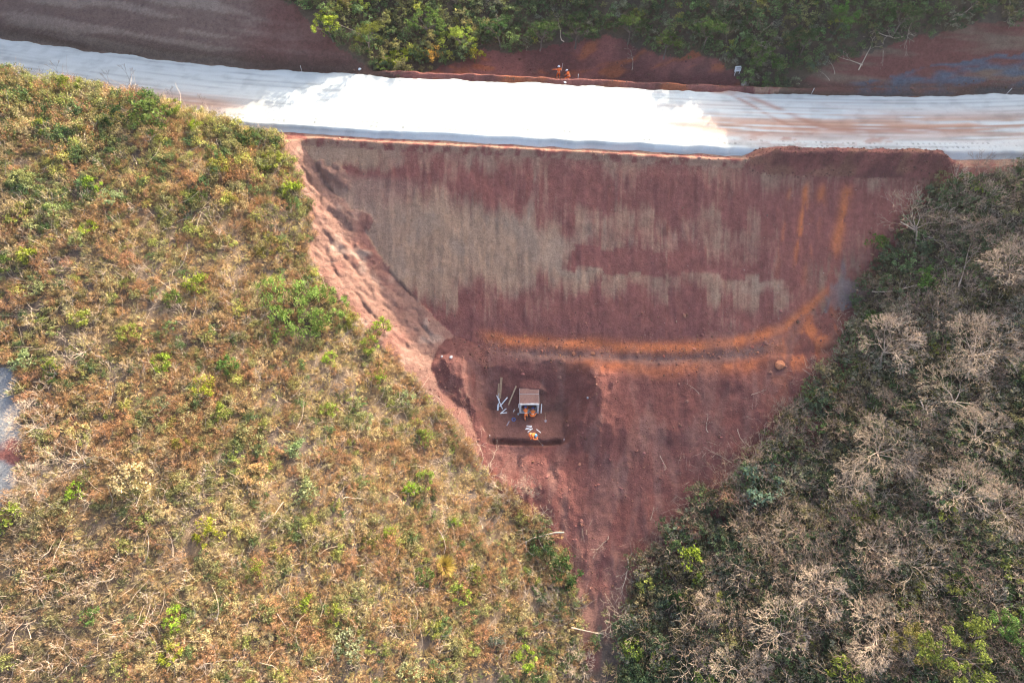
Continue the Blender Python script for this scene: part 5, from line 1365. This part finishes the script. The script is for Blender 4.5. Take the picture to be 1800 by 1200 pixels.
def stake(x, y, h, label, lean=(0, 0), w=.05, group='white marker stakes', mat=None):
    bm = bmesh.new(); add_box(bm, w, w, h + .12, (0, 0, (h - .12) / 2), .006)
    for v in bm.verts:
        if v.co.z < -.08: v.co.x *= .3; v.co.y *= .3
    o = link('marker_stake', mesh_from_bm('marker_stake', bm, mat or MAT_WHITE)); o.location = (x, y, gz(x, y)); o.rotation_euler = (lean[0], lean[1], .3); tag(o, label, 'stake', group)
stake(-2.25, 28.45, .55, 'white stake at the left end of the trench', (.05, .03), .06)
stake(5.25, 28.15, .55, 'white stake at the right end of the trench', (.0, -.04), .06)
stake(-23.87, 67.2, .8, 'white stake on the far road edge, farthest left'); stake(7.32, 64.95, .6, 'small stake on the far road lip behind the middle of the road')
stake(32.9, 62.9, .8, 'white stake on the far road edge before the right cut', (0, .08)); stake(54.6, 63.2, .85, 'white stake on the far road edge at the right photo edge', (0, .25))

# ---------------------------------------------------------------- signboard beyond the road
def signboard():
    x, y = 25.2, 66.0; z = gz(x, y); root = empty('signboard', (x, y, z), math.radians(8)); tag(root, 'small white signboard on two posts beyond the far road edge', 'signboard')
    for s in (-1, 1):
        bm = bmesh.new(); add_box(bm, .05, .04, 1.0, (s * .25, .03, .38), .005); link('post', mesh_from_bm('post', bm, MAT_WHITE), parent=root)
    bm = bmesh.new(); add_box(bm, .74, .025, .62, (0, 0, .72), .006); p = link('panel', mesh_from_bm('panel', bm, MAT_WHITE), parent=root)
    for k, (zz, x0, x1) in enumerate(((.86, -.22, .24), (.74, -.26, .10), (.74, .14, .27), (.62, -.24, .2))):      # worn, unreadable print
        bm = bmesh.new(); add_box(bm, x1 - x0, .003, .045, ((x0 + x1) / 2, -.0155, zz)); link('print', mesh_from_bm('print', bm, MAT_GREYB if k else MAT_INK), parent=p)
    p.rotation_euler = (math.radians(-10), 0, 0)
signboard()

# ---------------------------------------------------------------- rocks, bags and clods
rock('boulder', (26.63, 34.05, gz(26.63, 34.05)), 1.0, MAT_ROCKO, 'orange boulder on the bench below the right of the fill', 'boulder', seed=1)
rock('boulder', (26.05, 64.85, gz(26.05, 64.85)), .9, MAT_ROCKG, 'grey boulder beside the signboard beyond the road', 'boulder', seed=2)
for k, (x, y, s, l) in enumerate(((25.6, 36.5, .5, 'red rock at the right end of the orange bench line'), (30.0, 34.7, .5, 'red rock under the orange streak right of the boulder'), (30.5, 33.9, .38, 'small rock beside the leafless bush right of the boulder'), (25.7, 33.4, .4, 'small rock just left below the orange boulder'), (37.6, 44.9, .7, 'rock at the right edge of the fill by the scrub'), (38.6, 46.6, .6, 'upper rock at the right edge of the fill'), (36.3, 43.0, .5, 'lower rock at the right edge of the fill'), (15.0, 35.0, .35, 'small rock in the ruts at the middle of the bench'), (21.0, 35.4, .4, 'rock in the ruts on the right half of the bench'))):
    rock('rock', (x, y, gz(x, y)), s, MAT_ROCK, l, 'rock', 'loose rocks', seed=10 + k)
for k, (x, y, s, l) in enumerate(((-6.16, 35.31, .38, 'pale crumpled bag on top of the spoil mound, right one'), (-7.1, 35.4, .28, 'pale crumpled bag on top of the spoil mound, left one'), (7.6, 31.55, .3, 'pale blue crumpled bag right of the excavation'), (5.9, 64.75, .35, 'white crumpled bag on the far lip of the road'), (-17.2, 67.0, .4, 'white crumpled bag at the foot of the left cut'))):
    rock('crumpled_bag', (x, y, gz(x, y)), s, MAT_PLASTICW if l.startswith('white') else MAT_PALEBAG, l, 'bag', 'crumpled bags', seed=40 + k, squash=.45)

def build_clods():
    rng = np.random.default_rng(77); protos = []
    for i in range(4):
        bm = bmesh.new(); bmesh.ops.create_icosphere(bm, subdivisions=1, radius=.5)
        for v in bm.verts: v.co = Vector((v.co.x * rng.uniform(.7, 1.2), v.co.y * rng.uniform(.7, 1.2), v.co.z * rng.uniform(.5, .9)))
        protos.append(mesh_from_bm('clod', bm, CLOD_MAT))
    P_ = []; T = []; S = []
    def put(x, y, s, c, only=None):
        z, cl = height(x, y); ok = (cl != 1) | (z > ROAD_Z - .3)
        if only is not None: ok &= cl == only
        P_.append(np.stack([x, y, z], 1)[ok]); S.append(s[ok]); T.append(c[ok])
    def cols(n, a, v=.25): return np.array(a) * rng.uniform(1 - v, 1 + v, (n, 1)) * rng.uniform(.9, 1.1, (n, 3))
    n = 9000; x = rng.uniform(-9, 36, n); y = rng.uniform(14, 40, n); m = in_poly(x, y, CLEARED) & ~((x > -1.9) & (x < 5) & (y > 28.5) & (y < 33)) & (fbm(x / 2.5, y / 2.5, 3, 401) + .15 * rng.normal(size=n) > .5); x, y = x[m], y[m]
    put(x, y, np.exp(rng.normal(-2.5, .6, len(x))), cols(len(x), (.19, .085, .065), .4))
    n = 1400; x = rng.uniform(-3, 27, n); y = 37.3 + (road_y(x) - 60.3) * .9 + rng.normal(size=n) * .55; put(x, y, np.exp(rng.normal(-2.4, .5, n)), cols(n, (.30, .12, .07)))
    n = 1200; a = rng.uniform(0, 6.283, n); r = 3.7 + rng.normal(size=n) * .5; put(-6.4 + r * np.cos(a), 34.2 + 1.15 * r * np.sin(a), np.exp(rng.normal(-2.2, .5, n)), cols(n, (.13, .06, .05)), only=4)
    n = 1600; x = rng.uniform(24, 45.5, n); y = road_y(x) - rng.uniform(3.6, 7.2, n); put(x, y, np.exp(rng.normal(-2.3, .5, n)), cols(n, (.15, .07, .055)))
    n = 2600; x = rng.uniform(-20, 40, n); e = rng.uniform(0, 1, n) ** .8 * 16; y = road_y(x) - SHOULDER_NEAR - e; put(x, y, np.exp(rng.normal(-3.0, .45, n)), cols(n, (.26, .17, .13), .5))
    n = 900; x = rng.uniform(-20, 25, n); y = road_y(x) - rng.uniform(5.0, 6.3, n); put(x, y, np.exp(rng.normal(-2.5, .5, n)), cols(n, (.28, .15, .11)))
    n = 1200; x = rng.uniform(33, 42, n); y = 36 + (x - 33) * 1.5 + rng.normal(size=n) * 1.6; m = in_poly(x, y, CLEARED); put(x[m], y[m], np.exp(rng.normal(-2.0, .6, m.sum())), cols(m.sum(), (.2, .09, .065)))
    n = 900; x = rng.uniform(-6, 25, n); y = rng.uniform(65, 73, n); put(x, y, np.exp(rng.normal(-2.3, .5, n)), cols(n, (.16, .07, .055)))
    n = 900; x = rng.uniform(-30, 60, n); y = road_y(x) + rng.uniform(4.9, 6.2, n); put(x, y, np.exp(rng.normal(-2.4, .5, n)), cols(n, (.14, .08, .06)))
    n = 1100; x = rng.uniform(-23, -8, n); y = rng.uniform(31, 56, n); m = in_poly(x, y, CLEARED); put(x[m], y[m], np.exp(rng.normal(-2.9, .5, m.sum())), cols(m.sum(), (.27, .14, .095)))
    P_ = np.concatenate(P_); S = np.concatenate(S); T = np.concatenate(T); n = len(P_)
    stuff('soil_clods', 'loose clods of red soil strewn over the earthworks', 'soil clods', protos, P_, rng.integers(0, 4, n), rng.uniform(0, 6.28, n), np.clip(S, .03, .5), T, rng.uniform(-.6, .6, (n, 2)))
def clod_material():
    t = NT('clod'); ti = t.n('ShaderNodeAttribute', attribute_name='tint', attribute_type='INSTANCER')
    t.principled(t.mul(ti.outputs['Color'], t.remap(t.noise(3.0, 3), .3, .7, .75, 1.25)), .95, spec=.1); return t.m
CLOD_MAT = clod_material()
build_clods()

def build_sticks():
    rng = np.random.default_rng(78); pr = [fallen(rng, 4, 1.5).mesh('sticks', [MAT_PALE]) for _ in range(3)] + [fallen(rng, 5, 1.2).mesh('roots', [MAT_TWIG]) for _ in range(3)]
    E = np.array(CLEARED[8:34]); n = 420; k = rng.integers(0, len(E) - 1, n); t = rng.uniform(0, 1, (n, 1)); p = E[k] * (1 - t) + E[k + 1] * t
    c = np.array([14.0, 30.0]); q = p + (c - p) / np.linalg.norm(c - p, axis=1, keepdims=True) * np.abs(rng.normal(size=(n, 1))) * 1.8
    keep = ((q[:, 0] > 8) | (rng.uniform(size=n) < .25)) & (q[:, 1] < 44) & (rng.uniform(size=n) < .6); q = q[keep]; n = len(q); z, _ = height(q[:, 0], q[:, 1])
    stuff('brush_debris', 'broken sticks and roots along the edges of the red ground', 'debris', pr, np.c_[q, z], rng.integers(0, 6, n), rng.uniform(0, 6.28, n), rng.uniform(.5, 1.1, n), np.ones((n, 3)))
build_sticks()

# ---------------------------------------------------------------- workers
MAT_ORANGE = flat_mat('orange_workwear', (0.90, 0.21, 0.045), .85, .15, 7, DIRT, .12)
MAT_SKIN = flat_mat('skin', (0.28, 0.15, 0.09), .6, .08, 9)
MAT_BOOT = flat_mat('boot_leather', (0.035, 0.028, 0.024), .6, .2, 9, DIRT, .4)
MAT_BAND = flat_mat('reflective_band', (0.78, 0.76, 0.55), .4, .05, 6)
MAT_HELMB = flat_mat('blue_helmet', (0.10, 0.36, 0.62), .35, .06, 5); MAT_HELMN = flat_mat('dark_blue_helmet', (0.07, 0.13, 0.38), .35, .06, 5); MAT_HELMW = flat_mat('white_helmet', (0.72, 0.74, 0.76), .35, .06, 5)
MAT_HAIR = flat_mat('hair', (0.02, 0.015, 0.012), .6)

def capsule(bm, a, b, ra, rb):
    a = Vector(a); b = Vector(b); d = b - a; L = max(d.length, 1e-5); q = d.to_track_quat('Z', 'Y').to_matrix().to_4x4()
    r = bmesh.ops.create_cone(bm, cap_ends=True, segments=14, radius1=ra, radius2=rb, depth=L)
    bmesh.ops.transform(bm, matrix=Matrix.Translation((a + b) / 2) @ q, verts=r['verts'])
    for p, rr in ((a, ra), (b, rb)):
        s = bmesh.ops.create_icosphere(bm, subdivisions=2, radius=rr); bmesh.ops.translate(bm, vec=p, verts=s['verts'])

def person(label, loc, rz, J, helmet, bands=True, mat=None, glove=None):
    """J: joint positions, local, facing +y. one continuous body made from tapered limbs"""
    root = empty('person', loc, rz); tag(root, label, 'person')
    V = {k: Vector(v) for k, v in J.items()}
    bm = bmesh.new(); zones = []
    def cap(a, b, ra, rb, zone='cloth'):
        a = V[a] if isinstance(a, str) else Vector(a); b = V[b] if isinstance(b, str) else Vector(b)
        capsule(bm, a, b, ra, rb); zones.append((a, b, max(ra, rb), zone))
    # torso: pelvis, belly, chest with width
    sd = (V['sh_r'] - V['sh_l']).normalized(); hd = (V['hip_r'] - V['hip_l']).normalized()
    cap(V['pelvis'] - hd * .07, V['pelvis'] + hd * .07, .125, .125); cap('pelvis', 'chest', .125, .14)
    cap(V['chest'] - sd * .08, V['chest'] + sd * .08, .125, .125); cap(V['chest'] + (V['neck'] - V['chest']) * .2, 'neck', .12, .062)
    cap('sh_l', 'sh_r', .075, .075); cap('neck', 'head', .058, .06, 'skin')
    hv = (V['head'] - V['neck']).normalized(); fwd = V['look'].normalized() if 'look' in V else Vector((0, 1, 0))
    cap(V['head'] - hv * .05 + fwd * .015, V['head'] + hv * .045, .082, .098, 'skin')
    cap(V['head'] + fwd * .085 - hv * .005, V['head'] + fwd * .112 - hv * .03, .012, .017, 'skin')          # nose
    cap(V['head'] - hv * .085 + fwd * .05, V['head'] - hv * .085 + fwd * .062, .035, .03, 'skin')             # chin
    er = fwd.cross(hv).normalized()
    for s in (-1, 1): cap(V['head'] + er * s * .095 - hv * .015, V['head'] + er * s * .103 + hv * .02, .014, .016, 'skin')
    for s in 'lr':
        cap('sh_' + s, 'el_' + s, .062, .048); cap('el_' + s, 'wr_' + s, .047, .035)
        cap('hip_' + s, 'kn_' + s, .095, .066); cap('kn_' + s, 'an_' + s, .063, .048)
        cap('an_' + s, V['an_' + s] + Vector((0, 0, .05)), .055, .052, 'boot'); cap(V['an_' + s] + Vector((0, 0, -.035)), 'to_' + s, .046, .04, 'boot')
        # hand: palm, four fingers of unequal length, thumb off the side
        w = V['wr_' + s]; f = (w - V['el_' + s]).normalized(); side = f.cross(Vector((0, 0, 1)) if abs(f.z) < .9 else Vector((0, 1, 0))).normalized(); curl = side.cross(f).normalized()
        if curl.z > 0: curl = -curl
        palm = w + f * .075; cap(w, palm, .03, .038, 'skin'); cap(palm - side * .025, palm + side * .025, .026, .026, 'skin')
        for k, ln in enumerate((.062, .075, .07, .055)):
            r0 = palm + side * (-.033 + .022 * k) + f * .02; m = r0 + f * ln * .6 + curl * .012; e = m + f * ln * .4 + curl * .03
            cap(r0, m, .0115, .011, 'skin'); cap(m, e, .011, .0105, 'skin')
        tb = w + f * .035 + side * .03 * (1 if s == 'l' else -1); cap(tb, tb + side * (.04 if s == 'l' else -.04) + f * .03, .014, .0125, 'skin')
    me = bpy.data.meshes.new('tmp'); bm.to_mesh(me); bm.free()
    tmp = bpy.data.objects.new('tmp', me); COL.objects.link(tmp)
    md = tmp.modifiers.new('r', 'REMESH'); md.mode = 'VOXEL'; md.voxel_size = .0155; md.use_smooth_shade = True
    sm = tmp.modifiers.new('s', 'SMOOTH'); sm.factor = .5; sm.iterations = 2
    dg = bpy.context.evaluated_depsgraph_get(); body = bpy.data.meshes.new_from_object(tmp.evaluated_get(dg))
    bpy.data.objects.remove(tmp); bpy.data.meshes.remove(me)
    body.materials.clear()
    for m in (mat or MAT_ORANGE, MAT_SKIN, MAT_BOOT): body.materials.append(m)
    co = np.zeros(len(body.vertices) * 3); body.vertices.foreach_get('co', co); co = co.reshape(-1, 3)
    best = np.full(len(co), 9.); zn = np.zeros(len(co), int)
    for a, b, r, z in zones:
        a = np.array(a); d = np.array(b) - a; t = np.clip(((co - a) @ d) / max(d @ d, 1e-9), 0, 1); ds = np.linalg.norm(co - a - t[:, None] * d, axis=1) - r
        k = ds < best; best = np.where(k, ds, best); zn = np.where(k, {'cloth': 0, 'skin': 1, 'boot': 2}[z], zn)
    lt = np.array([p.vertices[0] for p in body.polygons]); body.polygons.foreach_set('material_index', zn[lt].astype(np.int32)); body.polygons.foreach_set('use_smooth', np.ones(len(lt), bool))
    body.name = 'body'; link('body', body, parent=root)
    # helmet: dome, ridge and brim
    up_ = hv; bmh = bmesh.new()
    bmesh.ops.create_uvsphere(bmh, u_segments=20, v_segments=12, radius=.135)
    bmesh.ops.delete(bmh, geom=[v for v in bmh.verts if v.co.z < -.012], context='VERTS')
    for v in bmh.verts:
        v.co.y *= 1.14; v.co.z *= .98
        if v.co.z < .012: v.co.x *= 1.12; v.co.y *= 1.12 + (.16 if v.co.y > .05 else 0)
        if abs(v.co.x) < .03 and v.co.z > .05: v.co.z += .01
    bmesh.ops.solidify(bmh, geom=bmh.faces[:], thickness=-.006)
    h = link('helmet', mesh_from_bm('helmet', bmh, helmet, True), parent=root)
    rgt = fwd.cross(up_).normalized(); f2 = up_.cross(rgt).normalized(); M = Matrix((rgt, f2, up_)).transposed().to_4x4(); M.translation = V['head'] + up_ * .035; h.matrix_local = M
    if bands:
        def ring(c, ax, r, wdt, wide=1.0, sidev=None):
            ax = Vector(ax).normalized(); q = ax.to_track_quat('Z', 'Y'); n = 18; vs_ = []; 
            for z in (-wdt / 2, wdt / 2):
                for k in range(n):
                    p = q @ Vector((r * math.cos(6.283 * k / n), r * math.sin(6.283 * k / n), z))
                    if sidev is not None: p = p + sidev * (p.dot(sidev)) * (wide - 1)
                    vs_.append(p + Vector(c))
            F = [(k, (k + 1) % n, n + (k + 1) % n, n + k) for k in range(n)]
            link('reflective_band', np_mesh('reflective_band', np.array([tuple(v) for v in vs_]), np.array(F), True), MAT_BAND, root)
        ring(V['pelvis'] * .55 + V['chest'] * .45, V['chest'] - V['pelvis'], .148, .05, 1.1, sd)
        for s in 'lr':
            ring(V['kn_' + s] * .55 + V['an_' + s] * .45, V['an_' + s] - V['kn_' + s], .066, .045)
            ring(V['sh_' + s] * .45 + V['el_' + s] * .55, V['el_' + s] - V['sh_' + s], .061, .04)
    return root

def stoop(lean, crouch=0.0, drop=0.0):
    """figure facing +y: lean forward by angle, knees bent by crouch (0..1)"""
    hz = .95 - .50 * crouch - drop; hy = -.10 * crouch - .16 * math.sin(lean); pel = Vector((0, hy, hz)); ax = Vector((0, math.sin(lean), math.cos(lean)))
    ch = pel + ax * .36; nk = pel + ax * .54; hd = nk + (ax * .6 + Vector((0, .35, .25))).normalized() * .17
    J = dict(pelvis=pel, chest=ch, neck=nk, head=hd, look=(Vector((0, .8, -.55)) if lean > .4 else Vector((0, 1, -.15))))
    for s, k in (('l', -1), ('r', 1)):
        hip = pel + Vector((k * .1, 0, -.03)); an = Vector((k * (.13 + .04 * crouch), .0 - .05 * crouch, .09)); mid = (hip + an) / 2; L = .86; gap = (hip - an).length
        off = math.sqrt(max(L * L - gap * gap, 0)) / 2
        J['hip_' + s] = hip; J['an_' + s] = an; J['kn_' + s] = mid + Vector((k * .06 * (1 + crouch), off, 0)); J['to_' + s] = an + Vector((k * .02, .17, -.05))
        sh = nk - ax * .07 + Vector((k * .19, 0, 0)); J['sh_' + s] = sh
        J['el_' + s] = sh + Vector((k * .06, .10 + .1 * math.sin(lean), -.25)); J['wr_' + s] = J['el_' + s] + Vector((-k * .04, .2, -.12))
    return J

# left worker at the culvert: stands on one foot forward and leans into the mouth
J = stoop(.85, .15); J['an_l'] = Vector((-.1, -.42, .09)); J['to_l'] = Vector((-.1, -.26, .04)); J['kn_l'] = Vector((-.12, -.17, .5)); J['wr_r'] = J['el_r'] + Vector((.02, .24, .02))
person('orange clad worker leaning into the left side of the culvert mouth', (1.42, 30.82, gz(1.42, 30.8)), .12, J, MAT_HELMN)
J = stoop(1.0, .62); J['kn_l'] += Vector((-.12, 0, 0)); J['kn_r'] += Vector((.12, 0, 0))
person('orange clad worker with blue helmet crouching at the right side of the culvert mouth', (2.12, 30.85, gz(2.12, 30.85)), -.05, J, MAT_HELMN)
# worker bending over the trench with a hoe
J = stoop(1.05, .22); J['wr_r'] = Vector((.12, .62, .62)); J['el_r'] = Vector((.27, .38, .72)); J['wr_l'] = Vector((-.02, .70, .52)); J['el_l'] = Vector((-.26, .44, .70))
tz = gz(2.05, 28.55)
person('orange clad worker with light blue helmet bending over the trench', (1.95, 28.42, min(gz(1.95, 28.45), tz)), math.radians(-118), J, MAT_HELMB)
shovel('shovel', (2.43, 28.20, .72), (3.05, 27.85, -.35), 'long handled shovel held by the worker at the trench')
# two workers beyond the road
J = stoop(.05, .0); J['sh_l'] = Vector((-.19, 0, 1.43)); J['el_l'] = Vector((-.46, .02, 1.46)); J['wr_l'] = Vector((-.72, .04, 1.48)); J['el_r'] = Vector((.33, .08, 1.22)); J['wr_r'] = Vector((.30, .2, 1.45)); J['look'] = Vector((-.3, .9, 0))
DX, DY = 5.45, 68.9
person('standing orange clad worker with arm stretched left beyond the road', (DX, DY, gz(DX, DY)), math.radians(180) * 0 + .2, J, MAT_HELMW)
J = stoop(.5, .7); EX, EY = 6.55, 68.5
person('crouching orange clad worker with white helmet beyond the road', (EX, EY, gz(EX, EY)), .9, J, MAT_HELMW)
def survey_staff():
    o = board('measuring_staff', (DX + .36, DY + .28, gz(DX, DY) + .95), (DX + .42, DY + .3, gz(DX, DY) + 1.95), .05, .02, MAT_WHITE, 'white measuring staff held upright by the standing worker beyond the road', 'staff')
survey_staff()

# ---------------------------------------------------------------- haze volume, added to stand in for the veil of sun glare
def build_haze():
    bm = bmesh.new(); x0, x1, y0, y1, z0, z1 = -425, 435, -205, 525, -60, 110
    add_box(bm, x1 - x0, y1 - y0, z1 - z0, ((x0 + x1) / 2, (y0 + y1) / 2, (z0 + z1) / 2))
    m = bpy.data.materials.new('glare_haze'); m.use_nodes = True; nt = m.node_tree; nt.nodes.clear()
    o_ = nt.nodes.new('ShaderNodeOutputMaterial'); v = nt.nodes.new('ShaderNodeVolumePrincipled')
    v.inputs['Color'].default_value = (0.93, 0.93, 0.93, 1); v.inputs['Density'].default_value = 0.00013; v.inputs['Anisotropy'].default_value = 0.6
    nt.links.new(v.outputs[0], o_.inputs['Volume'])
    o = link('haze', mesh_from_bm('haze', bm, m)); tag(o, 'thin haze added over the whole valley, standing in for sun glare', 'haze', kind='stuff')
build_haze()
